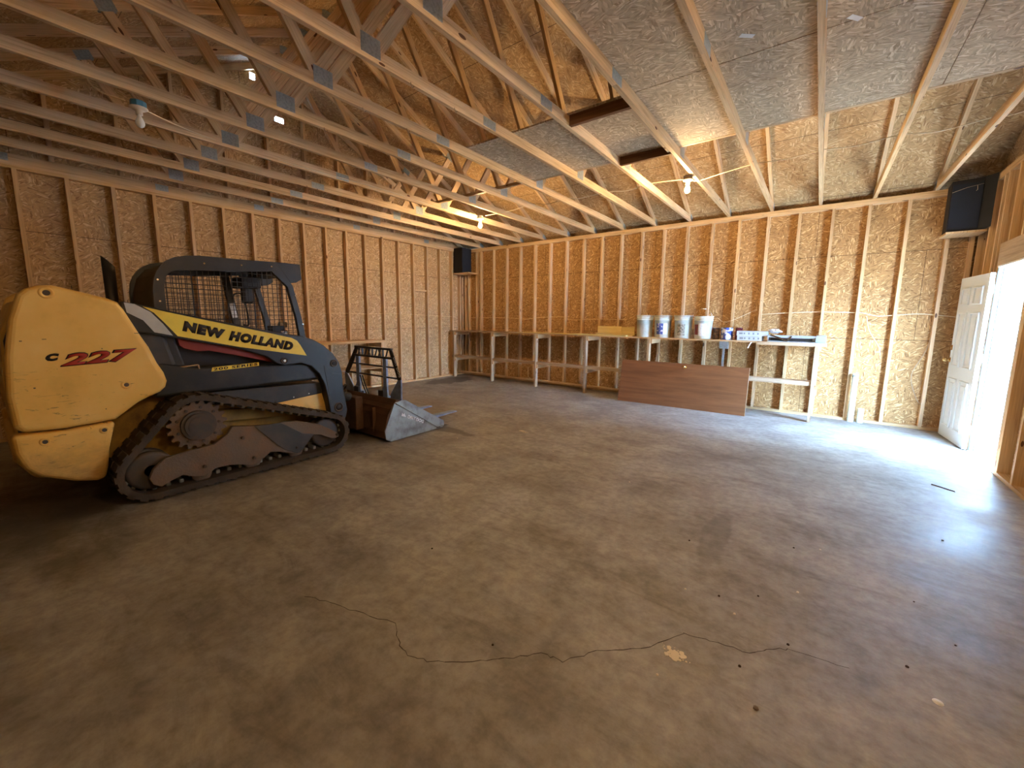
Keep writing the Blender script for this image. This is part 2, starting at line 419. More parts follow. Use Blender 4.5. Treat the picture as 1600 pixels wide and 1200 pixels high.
# left wall with a gable above
RZ = lambda y: 3.29 + .5 * min(-y, 8.97 + y)
wl = MB().box(-.10, -.089, Y1 - .1, .1, 0, 3.19).build('wall_left', M_osb_side); tag(wl, kind='structure')
studs(wl, 'left', [(0, -.393 - .4064 * n) for n in range(21)] + [(0, -.03), (0, -.115), (0, -8.93)])
MB().beam((-.0445, .08, .019), (-.0445, -9.05, .019), SD, .038).build('bottom_plate', M_wood, wl)
MB().beam((-.0445, .0, ZT + .019), (-.0445, -9.05, ZT + .019), SD, .037).build('top_plate', M_wood, wl)
MB().beam((-.0445, .0, ZT + .057), (-.0445, -9.05, ZT + .057), SD, .037).build('top_plate', M_wood, wl)
MB().box(-.06, 0, -1.59, -1.25, 2.08, 2.115).build('blocking', M_wood, wl)
def gable(xa, xb, holes):
    m = MB(); ys = [-9.07, -4.485, .10] + [h[0] for h in holes] + [h[1] for h in holes]; ys = sorted(set(ys))
    for a, b in zip(ys, ys[1:]):
        mid = (a + b) / 2; hs = sorted([h for h in holes if h[0] <= mid <= h[1]], key=lambda h: h[2])
        z = 3.19
        for h in hs:
            m.prism([(a, z), (b, z), (b, h[2]), (a, h[2])], 0, xa, xb); z = h[3]
        m.prism([(a, z), (b, z), (b, RZ(b)), (a, RZ(a))], 0, xa, xb)
    return m
gl = gable(-.10, -.089, [(-4.38, -4.24, 4.70, 4.78), (-4.72, -4.64, 5.2, 5.3), (-4.53, -4.45, 5.44, 5.47)]).build('gable_sheathing', M_osb_side, wl)
# right wall with door opening
DY0, DY1, DZ = -1.86, -.96, 2.10
wr = MB().box(X1 + .089, X1 + .10, DY1, .1, 0, 3.19).box(X1 + .089, X1 + .10, Y1 - .1, DY0, 0, 3.19).box(X1 + .089, X1 + .10, DY0, DY1, DZ, 3.19).build('wall_right', M_osb_side)
tag(wr, kind='structure')
ys = [-.03, -.42, -.70, -.83, DY1 + .019, DY0 - .019, DY0 - .057] + [-2.30 - .4064 * n for n in range(17)]
for y in ys:
    h0, h1 = .038, ZT
    if abs(y - (DY1 + .019)) < .001 or abs(y - (DY0 - .019)) < .001: h1 = DZ
    MB().beam((X1 + .0445, y, h0), (X1 + .0445, y, h1), .038, SD, (1, 0, 0)).build('stud', M_wood, wr)
for y in (-1.15, -1.5):
    MB().beam((X1 + .0445, y, DZ + .24), (X1 + .0445, y, ZT), .038, SD, (1, 0, 0)).build('cripple_stud', M_wood, wr)
MB().beam((X1 + .03, DY1 + .038, DZ + .12), (X1 + .03, DY0 - .038, DZ + .12), .06, .235).build('header', M_woodgrey, wr)
MB().beam((X1 + .0445, .0, .019), (X1 + .0445, DY1, .019), SD, .038).build('bottom_plate', M_wood, wr)
MB().beam((X1 + .0445, DY0, .019), (X1 + .0445, -9.05, .019), SD, .038).build('bottom_plate', M_woodgrey, wr)
MB().beam((X1 + .0445, .0, ZT + .019), (X1 + .0445, -9.05, ZT + .019), SD, .037).build('top_plate', M_wood, wr)
MB().beam((X1 + .0445, .0, ZT + .057), (X1 + .0445, -9.05, ZT + .057), SD, .037).build('top_plate', M_wood, wr)
gable(X1 + .089, X1 + .10, []).build('gable_sheathing', M_osb_side, wr)
# front wall (behind the camera), coloured dark to cut bounced light
GX0, GX1 = 3.0, 3.001
wf = MB().box(-.1, GX0, Y1 - .10, Y1 - .089, 0, 3.19).box(GX1, X1 + .1, Y1 - .10, Y1 - .089, 0, 3.19).box(GX0, GX1, Y1 - .10, Y1 - .089, 2.5, 3.19).build('wall_front', M_mud); tag(wf, kind='structure')  # M_mud serves here only as a dark colour to cut bounced light
studs(wf, 'back', [(.577 + .4064 * n, Y1 - .089) for n in range(-1, 21) if not GX0 - .1 < .577 + .4064 * n < GX1 + .1])
MB().beam((0, Y1 - .0445, ZT + .038), (X1, Y1 - .0445, ZT + .038), SD, .075).build('top_plate', M_wood, wf)
# roof
rf = MB()
for s in (1, -1):
    f = (lambda y: y) if s == 1 else (lambda y: -8.97 - y)
    pts = [(f(.47), 3.291 - .235), (f(-4.485), 3.291 + 2.2425), (f(-4.485), 3.291 + 2.2585), (f(.47), 3.307 - .235)]
    rf.prism(pts, 0, -.35, X1 + .35)
rf = rf.build('ceiling', M_osb_roof); tag(rf, kind='structure')
sf = MB()
for s in (1, -1):
    f = (lambda y: y) if s == 1 else (lambda y: -8.97 - y)
    a, b = sorted((f(.10), f(.47))); sf.box(-.35, X1 + .35, a, b, 2.90, 2.915)
    a, b = sorted((f(.47), f(.49))); sf.box(-.35, X1 + .35, a, b, 2.86, 3.09)
sf = sf.build('trim_1', M_black); tag(sf, kind='structure')

# ------------------------------------------------------------------ door
jm = MB()
jm.box(X1 + .014, X1 + .11, DY1 - .02, DY1, 0, DZ).box(X1 - .002, X1 + .11, DY0, DY0 + .02, 0, DZ).box(X1 - .002, X1 + .11, DY0, DY1, DZ - .02, DZ)
jm.box(X1 + .048, X1 + .06, DY1 - .032, DY1 - .02, 0, DZ - .02).box(X1 + .048, X1 + .06, DY0 + .02, DY0 + .032, 0, DZ - .02)
jm = jm.build('trim_2', M_white, bevel=.002); tag(jm, kind='structure')
MB().box(X1 + .040, X1 + .048, DY1 - .034, DY1 - .020, 0, DZ - .02).build('weather_strip', M_navyblk, jm)
MB().box(X1 + .002, X1 + .0135, DY1 - .018, DY1 - .002, .0, DZ).build('hinge_gap_shade', M_black, jm)  # black strip standing in for the shadow in the hinge gap
th = MB().box(X1 - .01, X1 + .13, DY0 + .02, DY1 - .02, 0, .012).build('trim_3', M_steel); tag(th, kind='structure')
# door leaf, hinge at (8.965,-.955), swung back against the right wall
import math as _m
hx, hy = X1 - .043, -.955; fx, fy = 8.860, -.158
dd = Vector((fx - hx, fy - hy, 0)); DW = dd.length; dd.normalize(); dn = Vector((-dd.y, dd.x, 0))  # dn points to -x (room)
door = empty('door_1', (hx, hy, 0), kind='structure')
def D(u, n, z): return Vector((hx, hy, 0)) + dd * u + dn * n + Vector((0, 0, z))
def dbox(m, u0, u1, n0, n1, z0, z1, mi=0):
    vs = [D(u0, n0, z0), D(u1, n0, z0), D(u1, n1, z0), D(u0, n1, z0), D(u0, n0, z1), D(u1, n0, z1), D(u1, n1, z1), D(u0, n1, z1)]
    return m.add(vs, [(0, 3, 2, 1), (4, 5, 6, 7), (0, 1, 5, 4), (1, 2, 6, 5), (2, 3, 7, 6), (3, 0, 4, 7)], None, mi)
m = MB(); dbox(m, 0, DW, -.041, .0, .012, 2.03)
leaf = m.build('leaf', M_door, door, bevel=.002)
cols = ((.10, .345), (.455, .70)); rows = ((.16, .78), (.93, 1.60), (1.69, 1.90))
m = MB()
for u0, u1 in cols:
    for z0, z1 in rows:
        # moulded frame and raised field
        for a in ((u0, u1, z0, z0 + .020), (u0, u1, z1 - .020, z1), (u0, u0 + .020, z0, z1), (u1 - .020, u1, z0, z1)):
            dbox(m, a[0], a[1], -.002, .016, a[2], a[3])
        dbox(m, u0 + .055, u1 - .055, -.002, .012, z0 + .055, z1 - .055)
m.build('raised_panels', M_door, door, bevel=.005)
m = MB()
for z, r in ((1.0, .028), (1.16, .024)):
    m.cyl(D(DW - .06, .0, z), D(DW - .06, .012, z), .032); 
    if r > .025: m.cyl(D(DW - .06, .01, z), D(DW - .06, .045, z), .012).lathe([(0.001, 0), (.02, .005), (.028, .02), (.022, .04), (.001, .045)], D(DW - .06, .085, z), 16, axis='x')
    else: m.cyl(D(DW - .06, .01, z), D(DW - .06, .026, z), .022)
m.build('door_handle', M_brass, door)
for z in (.25, 1.08, 1.85):
    m = MB(); m.cyl(D(-.010, -.048, z - .05), D(-.010, -.048, z + .05), .009); dbox(m, -.006, .002, -.041, -.002, z - .05, z + .05)
    m.build('hinge', M_white, door)

# ------------------------------------------------------------------ exterior
free()
nb = empty('added_shed', (13.6, 3.2, 0), 'grey lap sided shed added outside the open door to shape the daylight', 'shed')  # added to block and shape the daylight entering the doorway
m = MB()
for i in range(24):
    m.prism([(-.2, .16 * i), (7.0, .16 * i), (7.0, .16 * i + .165), (-.2, .16 * i + .165)], 0, 12.1, 12.118 + .012 * (i % 2))
m.build('added_shed_siding', M_siding, nb)
MB().box(12.13, 15.5, -.2, 7.0, 0, 3.84).build('added_shed_wall', M_siding, nb)
MB().prism([(11.8, 3.8), (15.8, 3.8), (13.8, 5.1)], 1, -.5, 7.3).build('added_shed_roof', M_dkgrey, nb)
fe = empty('fence', (10.3, 2.4, 0), 'pale sunlit wooden fence seen outside through the open door', 'fence')
for i in range(14):
    MB().box(9.55 + i * .16, 9.68 + i * .16, 5.4, 5.43, .02, 1.75).build('picket', M_woodgrey, fe)
MB().box(9.5, 11.8, 5.43, 5.47, .4, .5).box(9.5, 11.8, 5.43, 5.47, 1.4, 1.5).build('rail', M_woodgrey, fe)
free()

# ------------------------------------------------------------------ trusses
ZB = ZT + TP      # underside of bottom chord
def top(y): return ZB + .5 * (-y)         # underside of near (back) rafter
def truss_proto(w=.038):
    t = empty('roof_truss', (0, 0, 0))
    MB().beam((0, .085, ZB + .0445), (0, -4.75, ZB + .0445), w, SD).build('bottom_chord', M_truss, t)
    MB().beam((0, -4.75, ZB + .0445), (0, -9.055, ZB + .0445), w, SD).build('bottom_chord', M_truss, t)
    dz = .0497
    MB().beam((0, .46, top(.46) + dz), (0, -4.485, top(-4.485) + dz), w, SD).build('top_chord', M_truss, t)
    MB().beam((0, -9.43, top(.46) + dz), (0, -4.485, top(-4.485) + dz), w, SD).build('top_chord', M_truss, t)
    J1, J2 = -2.99, -5.98; zj = ZB + SD - .005
    for (a, b) in (((J1 + .05, zj), (-2.26, top(-2.26) + .01)), ((J1 - .05, zj), (-4.44, top(-4.44) - .01)),
                   ((J2 - .05, zj), (-6.71, top(-2.26) + .01)), ((J2 + .05, zj), (-4.53, top(-4.44) - .01))):
        MB().beam((0, a[0], a[1]), (0, b[0], b[1]), w, SD).build('web', M_truss, t)
    def plate(y, z, ly, lz, ang=0):
        m = MB(); u = Vector((0, math.cos(ang), math.sin(ang)))
        for s in (-1, 1):
            c = Vector((s * (w / 2 + .001), y, z)); m.beam(c - u * ly / 2, c + u * ly / 2, .002, lz)
        m.build('gusset_plate', M_galv, t)
    plate(-4.75, ZB + .045, .17, .075); plate(J1, ZB + .09, .15, .12); plate(J2, ZB + .09, .15, .12)
    plate(.0, ZB + .06, .14, .08, -.3); plate(-8.97, ZB + .06, .14, .08, .3)
    plate(-2.26, top(-2.26) + .03, .15, .09, -.46); plate(-6.71, top(-2.26) + .03, .15, .09, .46)
    plate(-4.485, top(-4.485) + .02, .16, .12)
    return t
names = ['first', 'second', 'third', 'fourth', 'fifth', 'sixth', 'seventh', 'eighth', 'ninth', 'tenth', 'eleventh', 'twelfth', 'thirteenth', 'fourteenth']
extra = {3: ' carrying two bulbs', 8: ', left of the dark blocks', 9: ', right of the dark blocks', 13: ', nearest the door wall'}
proto = truss_proto()
for k in range(14):
    t = proto if k == 0 else copy_tree(proto)
    t.location = (.6118 + .6096 * k, 0, 0)
    tag(t, 'pine roof truss, %s from the left stud wall%s' % (names[k], extra.get(k, '')), 'roof truss', 'roof trusses under the pitched roof')
# gable truss standing on the left wall plate
free()
g = empty('gable_truss', (-.045, 0, 0), 'gable end truss with upright studs standing on the left wall plate', 'roof truss')
MB().beam((-.045, .0, ZB + .0445), (-.045, -9.0, ZB + .0445), .038, SD).build('bottom_chord', M_truss, g)
MB().beam((-.045, .46, top(.46) + .0497), (-.045, -4.485, top(-4.485) + .0497), .038, SD).build('top_chord', M_truss, g)
MB().beam((-.045, -9.43, top(.46) + .0497), (-.045, -4.485, top(-4.485) + .0497), .038, SD).build('top_chord', M_truss, g)
y = -.9
while y > -8.4:
    MB().beam((-.045, y, ZB + SD), (-.045, y, RZ(y) - .10), SD, .038, (0, 1, 0)).build('upright', M_truss, g)
    y -= .6096
for y in (-1.2, -2.99, -4.75, -5.98, -7.4):
    MB().beam((-.025, y - .07, ZB + .045), (-.025, y + .07, ZB + .045), .002, .08).build('gusset_plate', M_galv, g)
free()

# attic boards laid on the chords
ZD = ZB + SD
def deck(x0, x1, y0, y1, label):
    o = MB().box(x0, x1, y0, y1, ZD + .001, ZD + .016).build('attic_board', M_osb_deck); tag(o, label, 'board', 'grey strand boards laid across the truss chords'); return o
deck(4.20, 6.085, -4.395, -3.135, 'greyed strand board on the chords, leftmost, behind the short dark blocking')
deck(6.09, 8.05, -4.395, -3.135, 'greyed strand board on the chords, middle of the row nearest the back wall')
deck(8.055, 8.94, -4.395, -3.135, 'greyed strand board on the chords, nearest the door wall in the back row')
deck(6.10, 7.70, -5.62, -4.403, 'greyed strand board on the chords, second row, with a pale paper scrap')
deck(7.705, 8.94, -5.62, -4.403, 'greyed strand board on the chords, second row beside the door wall')
deck(6.10, 7.40, -6.85, -5.625, 'greyed strand board on the chords, third row directly overhead')
deck(7.405, 8.94, -6.85, -5.625, 'greyed strand board on the chords, third row overhead by the door wall')
o = MB().beam((2.1, -3.11, ZD + .019), (8.94, -3.11, ZD + .019), .038, .037).build('lateral_brace', M_wood); tag(o, 'long pine strip on top of the chords along the attic boards edge', 'lumber')
o = MB().beam((5.515, -4.36, ZB + .047), (6.075, -4.36, ZB + .047), .038, .088).build('blocking', M_darkwood); tag(o, 'short dark block between two chords, farther from the back wall', 'lumber', 'short blocks boxing in the attic opening')
o = MB().beam((5.515, -3.20, ZB + .047), (6.075, -3.20, ZB + .047), .038, .088).build('blocking', M_darkwood); tag(o, 'short dark block between two chords, closer to the back wall', 'lumber', 'short blocks boxing in the attic opening')
o = MB().beam((6.058, -4.33, ZB + .05), (6.058, -3.24, ZB + .05), .036, .07).build('blocking', M_woodgrey); tag(o, 'pale pine board fixed flat along a chord between two dark blocks', 'lumber')
for (x, y, a, lb) in ((6.93, -4.62, .7, 'pale paper scrap stuck under the attic boards, left one'), (7.47, -4.42, .9, 'pale paper scrap stuck under the attic boards, right one')):
    c = Vector((x, y, ZD - .001)); d = Vector((math.cos(a), math.sin(a), 0)) * .045
    o = MB().beam(c - d, c + d, .035, .001).build('paper_scrap', M_white); tag(o, lb, 'paper')

# ------------------------------------------------------------------ lamp fittings
def lamp(x, y, lit, label, boxmat, z=None):
    z = ZB if z is None else z
    t = empty('ceiling_bulb', (x, y, z), label, 'light bulb')
    m = MB(); pts = [(.052 * math.cos(a), .052 * math.sin(a)) for a in [math.pi / 8 + k * math.pi / 4 for k in range(8)]]
    m.prism([(x + p, y + q) for p, q in pts], 2, z - .045, z - .001); m.build('junction_box', boxmat, t)
    m = MB().lathe([(.001, -.046), (.058, -.046), (.060, -.052), (.045, -.062), (.024, -.070), (.022, -.10), (.001, -.10)], (x, y, z), 24); m.build('lampholder', M_porc, t)
    m = MB().lathe([(.012, -.098), (.014, -.115), (.022, -.132), (.030, -.152), (.031, -.168), (.024, -.186), (.012, -.196), (.001, -.199)], (x, y, z), 20)
    m.build('glass_bulb', lit if lit else M_glassoff, t)
    free()
lamp(2.90, -6.78, False, 'unlit bulb in a blue plastic box under a truss chord, upper left', M_blueplast)
lamp(2.72, -2.42, M_bulb, 'glowing bulb under the truss chords nearest the left wall', M_galv)
lamp(6.05, -2.44, M_bulb, 'glowing bulb under the truss chords in front of the bucket row', M_steeld)
lamp(8.32, -6.7, M_bulb_fill, 'added fill bulb out of frame under the truss chords, towards the door wall', M_blueplast)  # unseen extra bulb, added to brighten the loader side and near floor

# ------------------------------------------------------------------ workbench along the back wall
ZW = 1.165
wbk = empty('workbench', (0, -.25, 0), 'long pine workbench with a lower shelf running along the back wall', 'workbench')
MB().box(.0, 3.62, -.52, -.01, ZW - .018, ZW).build('worktop', M_woodgrey, wbk)
MB().box(3.625, 7.58, -.52, -.01, ZW - .022, ZW).build('worktop', M_wood, wbk)
MB().box(6.72, 7.58, -.535, -.52, ZW - .05, ZW).build('front_edge', M_woodgrey, wbk)
for x in (.13, 1.36, 2.60, 3.79, 5.04, 7.46):
    MB().box(x - .019, x + .019, -.515, -.425, 0, ZW - .023).build('leg', M_woodgrey, wbk)
    MB().box(x + .02, x + .058, -.50, -.01, ZW - .11, ZW - .023).build('support_arm', M_wood, wbk)
    MB().box(x + .02, x + .058, -.50, -.01, .41, .49).build('support_arm', M_wood, wbk)
MB().box(.05, 2.62, -.50, -.33, .492, .545).build('lower_shelf', M_woodgrey, wbk)
MB().box(2.625, 5.1, -.50, -.33, .492, .545).build('lower_shelf', M_woodgrey, wbk)
MB().box(5.2, 7.48, -.50, -.33, .54, .60).build('lower_shelf', M_woodgrey, wbk)
MB().box(.02, 5.0, -.30, -.26, .10, .13).build('ledger', M_wood, wbk)
m = MB()
m.box(6.24, 6.27, -.49, -.46, 0, ZW - .024).box(6.19, 6.32, -.50, -.44, ZW - .14, ZW - .024)
m.build('steel_prop', M_galv, wbk)
m = MB().tube([(6.64, -.52, ZW - .02), (6.62, -.535, ZW - .06), (6.60, -.53, ZW - .11)], .010); m.build('hanging_strap', M_white, wbk)
free()

# pale trim boards lying on the bench
def board(x0, x1, y0, y1, z0, z1, label, mat=None, ry=0):
    o = MB().box(x0, x1, y0, y1, z0, z1).build('trim_board', mat or M_trim, bevel=.002); tag(o, label, 'board', 'yellowish trim boards on the workbench'); return o
M_trim = mat_wood('yellowish trim', (.72, .58, .24), (.58, .44, .16), vary=.1)
board(3.47, 4.62, -.53, -.42, ZW + .001, ZW + .025, 'yellowish trim board lying flat at the front edge of the bench, overhanging')
board(2.2, 4.70, -.40, -.30, ZW + .001, ZW + .02, 'longest thin yellowish trim board lying flat on the workbench')
board(3.9, 4.70, -.29, -.17, ZW + .001, ZW + .045, 'short yellowish board under the upright trim, left of the buckets')
board(3.93, 4.42, -.26, -.24, ZW + .046, ZW + .18, 'left yellowish trim piece standing on edge beside the buckets')
board(4.425, 4.68, -.26, -.24, ZW + .046, ZW + .17, 'right yellowish trim piece standing on edge beside the buckets')

# buckets
def bucket_mesh(t, x, y, z, hin, open_top):
    prof = [(.001, 0), (.128, 0), (.131, .008), (.143, .30), (.147, .30), (.148, .312), (.144, .315), (.145, .33), (.150, .333), (.151, .346), (.147, .350), (.148, .366), (.153, .370), (.153, .380), (.142, .380)]
    prof += [(.140, .30), (.125, .012), (.001, .012)]
    MB().lathe(prof, (x, y, z), 32).build('pail', M_pail, t)
    if not open_top:
        MB().lathe([(.001, .372), (.136, .372), (.139, .392), (.156, .392), (.158, .378), (.154, .360), (.1545, .360)], (x, y, z), 32).build('lid', M_pail2, t)
    m = MB(); pts = []
    for i in range(13):
        a = math.pi * i / 12; px = -.155 * math.cos(a); d = .155 * math.sin(a)
        pts.append((x + px * math.cos(.5), y - .02 - d * .30 + px * math.sin(.5) * .2, z + .335 - d * (1.1 * (1 if not hin else -1.0))))
    m.tube(pts, .0025, 6); m.cyl(pts[5], pts[7], .010, 10)
    m.build('wire_handle', M_bright, t)
def curved(x, y, z, r0, r1, a0, a1, z0, z1, mat, name, t):
    vs = []; fs = []; n = 12
    for i in range(n + 1):
        a = a0 + (a1 - a0) * i / n
        for zz, rr in ((z0, r0), (z1, r1)):
            for k in (0, .0015): vs.append((x + (rr + k) * math.cos(a), y + (rr + k) * math.sin(a), z + zz))
    for i in range(n):
        b = i * 4
        fs += [(b + 1, b + 5, b + 7, b + 3), (b, b + 2, b + 6, b + 4), (b, b + 4, b + 5, b + 1), (b + 2, b + 3, b + 7, b + 6)]
    fs += [(0, 1, 3, 2), (n * 4, n * 4 + 2, n * 4 + 3, n * 4 + 1)]
    MB().add(vs, fs, None, 0, False).build(name, mat, t)
M_pail = mat_plain('white pail plastic', (.60, .66, .62), .4, 0, (.45, .40, .30), .45, 9)
M_pail2 = mat_plain('dusty lid plastic', (.48, .50, .48), .5, 0, (.2, .17, .13), .7, 14)
M_lblue = mat_plain('blue label', (.06, .11, .42), .5, 0, (.75, .78, .85), .9, 26, lo=.55, hi=.6)
M_lgrey = mat_plain('grey printed label', (.40, .38, .33), .5, 0, (.10, .12, .10), .9, 30, lo=.48, hi=.56)
M_lred = mat_plain('dark red label', (.20, .03, .03), .5, 0, (.04, .03, .03), .8, 20)
M_lwhite = mat_plain('white label', (.78, .82, .86), .5, 0, (.35, .38, .42), .5, 50, lo=.55, hi=.62)
YB = -.34
for i, (x, lab) in enumerate(((4.90, 'white plain pail with side wire handle, leftmost of four on the bench'), (5.225, 'lidded pail with a blue label on the bench'),
                 (5.57, 'lidded white pail with a grey printed label on the bench'), (5.895, 'open white pail with a dark red label, nearest the paint cans'))):
    t = empty('bucket', (x, YB, ZW), lab, 'bucket', 'buckets on the workbench')
    bucket_mesh(t, x, YB, ZW + .001, i == 3, i == 3)
    rr = lambda h: .131 + .012 * h / .3 + .001
    if i == 1: curved(x, YB, ZW, rr(.06), rr(.25), -2.1, -1.25, .06, .25, M_lblue, 'paper_label', t); curved(x, YB, ZW, rr(.06), rr(.25), -1.22, -.75, .06, .25, M_lwhite, 'paper_label', t)
    if i == 2: curved(x, YB, ZW, rr(.05), rr(.24), -2.0, -1.1, .05, .24, M_lgrey, 'paper_label', t)
    if i == 3: curved(x, YB, ZW, rr(.07), rr(.24), -2.5, -1.95, .07, .24, M_lred, 'paper_label', t); curved(x, YB, ZW, rr(.05), rr(.26), -1.9, -1.0, .05, .26, M_lwhite, 'paper_label', t)
    free()
# paint cans
M_can1 = mat_plain('dark can label', (.06, .05, .05), .4, 0, (.35, .22, .16), .7, 22)
M_can2 = mat_plain('blue and white can label', (.05, .10, .45), .35, 0, (.7, .75, .85), .9, 14, lo=.5, hi=.53)
M_can3 = mat_plain('maroon can label', (.16, .02, .05), .4)
def can(x, y, r, h, mat, lab, handle):
    t = empty('paint_can', (x, y, ZW), lab, 'paint can')
    MB().lathe([(.001, .001), (r * .98, .001), (r, .006), (r, h - .006), (.001, h - .006)], (x, y, ZW + .001), 28).build('can_body', mat, t)
    MB().lathe([(r, h - .006), (r * 1.03, h - .003), (r * 1.02, h), (r * .86, h), (r * .84, h - .008), (r * .78, h - .008), (r * .77, h - .003), (.001, h - .003)], (x, y, ZW + .001), 28).build('lid', M_bright, t)
    if handle:
        pts = [(x - r * 1.04 * math.cos(a), y - .01, ZW + h * .75 + .10 * math.sin(a)) for a in [math.pi * k / 10 for k in range(11)]]
        MB().tube(pts, .0018, 6).build('wire_handle', M_bright, t)
    free()
can(6.085, -.25, .055, .19, M_can1, 'small dark paint can just right of the open pail', True)
can(6.265, -.36, .088, .20, M_can2, 'blue and white paint can between the dark and maroon cans', False)
can(6.40, -.085, .055, .195, M_can3, 'maroon paint can behind the white cartons', False)
# cartons
M_carton = mat_plain('pale carton', (.62, .72, .78), .6)
M_ink = mat_plain('grey ink', (.25, .30, .36), .6)
for k, (x0, x1, lab) in enumerate(((6.43, 6.77, 'lower of two long white cartons stacked on the bench'), (6.42, 6.83, 'upper of two long white cartons stacked on the bench'))):
    z = ZW + .001 + k * .075
    t = empty('carton', (x0, -.3, z), lab, 'box', 'white cartons stacked on the workbench')
    MB().box(x0, x1, -.45, -.15, z, z + .073).build('carton_body', M_carton, t, bevel=.002)
    m = MB()
    for j in range(5):
        xx = x0 + .035 + j * .062
        m.box(xx, xx + (.05 if j == 0 else .022), -.4515, -.449, z + .022, z + .05)
    m.box(x0 + .02, x1 - .04, -.4515, -.449, z + .060, z + .063)
    m.build('printed_marks', M_ink, t); free()
# crumpled plastic wrap
m = MB(); vs = []; n = 14
for i in range(9):
    for j in range(n):
        a = 2 * math.pi * j / n; ph = math.pi * i / 8; r = 1 + R.uniform(-.3, .3)
        vs.append((6.93 + .09 * math.sin(ph) * math.cos(a) * r, -.28 + .07 * math.sin(ph) * math.sin(a) * r, ZW + .155 + .03 * math.cos(ph) * r))
fs = [(i * n + j, i * n + (j + 1) % n, (i + 1) * n + (j + 1) % n, (i + 1) * n + j) for i in range(8) for j in range(n)]
M_wrap = mat_plain('crumpled clear wrap', (.75, .78, .82), .2, 0, (.7, .25, .2), .8, 18, lo=.56, hi=.62)
o = m.add(vs, fs).build('plastic_wrap', M_wrap); tag(o, 'crumpled plastic wrap on the long metal tray beside the cartons', 'plastic wrap')
# long metal tray
t = empty('metal_tray', (7.2, -.3, ZW), 'long pale metal tray lying at the right end of the workbench', 'tray')
M_paleM = mat_plain('pale blue metal', (.50, .60, .70), .35, .4)
MB().box(6.845, 7.56, -.48, -.10, ZW + .001, ZW + .012).box(6.845, 7.56, -.12, -.10, ZW + .001, ZW + .09).build('tray_base', M_paleM, t)
MB().box(6.845, 7.56, -.485, -.46, ZW + .062, ZW + .10).box(6.845, 6.86, -.46, -.12, ZW + .02, ZW + .10).box(7.44, 7.56, -.49, -.12, ZW + .013, ZW + .105).build('tray_rim', M_paleM, t, bevel=.003)
MB().box(6.88, 7.40, -.45, -.16, ZW + .02, ZW + .055).build('dark_insert', M_navyblk, t)
MB().beam((6.88, -.49, ZW + .105), (7.1, -.49, ZW + .02), .006, .02).beam((7.1, -.49, ZW + .02), (7.15, -.49, ZW + .09), .006, .02).build('bent_bracket', M_bright, t)
free()

# ------------------------------------------------------------------ brown door slab leaning on the bench
t = empty('flush_door', (5.62, -.69, 0), 'brown flush door slab lying on its long edge against the workbench', 'door')
P0, P1, P2, P3 = Vector((4.60, -.735, 0.0)), Vector((6.655, -.69, 0.0)), Vector((6.655, -.555, .745)), Vector((4.60, -.575, .745))
nn = (P1 - P0).cross(P3 - P0).normalized(); th_ = .035
if nn.y > 0: nn = -nn
bk = -nn * th_
MB().add([P0, P1, P2, P3, P0 + bk, P1 + bk, P2 + bk, P3 + bk], [(0, 1, 2, 3), (7, 6, 5, 4), (0, 4, 5, 1), (1, 5, 6, 2), (2, 6, 7, 3), (3, 7, 4, 0)]).build('door_slab', M_brown, t)
MB().add([P1 + Vector((.001, 0, 0)), P1 + bk + Vector((.001, 0, 0)), P2 + bk + Vector((.001, 0, 0)), P2 + Vector((.001, 0, 0)), P1 + Vector((.004, 0, 0)), P1 + bk + Vector((.004, 0, 0)), P2 + bk + Vector((.004, 0, 0)), P2 + Vector((.004, 0, 0))],
         [(0, 1, 2, 3), (7, 6, 5, 4), (0, 4, 5, 1), (1, 5, 6, 2), (2, 6, 7, 3), (3, 7, 4, 0)]).build('edge_strip', M_woodgrey, t)
k = P3 + (P2 - P3) * .535 + (P0 - P3) * .08
MB().cyl(k, k + nn * .012, .030).cyl(k + nn * .01, k + nn * .045, .012).lathe([(.001, -.026), (.018, -.022), (.027, -.008), (.027, .008), (.018, .022), (.001, .026)], k + nn * .058, 16).build('door_knob', M_brass, t)
free()

# ------------------------------------------------------------------ small bench on the left wall
t = empty('wall_shelf', (.22, -3.4, 0), 'small two tier pine shelf on the left stud wall behind the forks', 'shelf')
MB().box(.005, .45, -4.9, -2.75, .995, 1.02).build('shelf_board', M_wood, t)
MB().box(.43, .455, -4.9, -2.75, .975, 1.02).build('front_edge', M_wood, t)
MB().box(.005, .45, -4.9, -2.86, .46, .482).build('shelf_board', M_woodgrey, t)
for y in (-2.80, -4.0, -4.85):
    MB().box(.40, .44, y - .045, y + .045, 0, .974).build('leg', M_wood, t)
    MB().box(.01, .40, y - .045, y - .007, .88, .974).build('support_arm', M_wood, t)
    MB().box(.01, .40, y - .045, y - .007, .37, .458).build('support_arm', M_wood, t)
free()

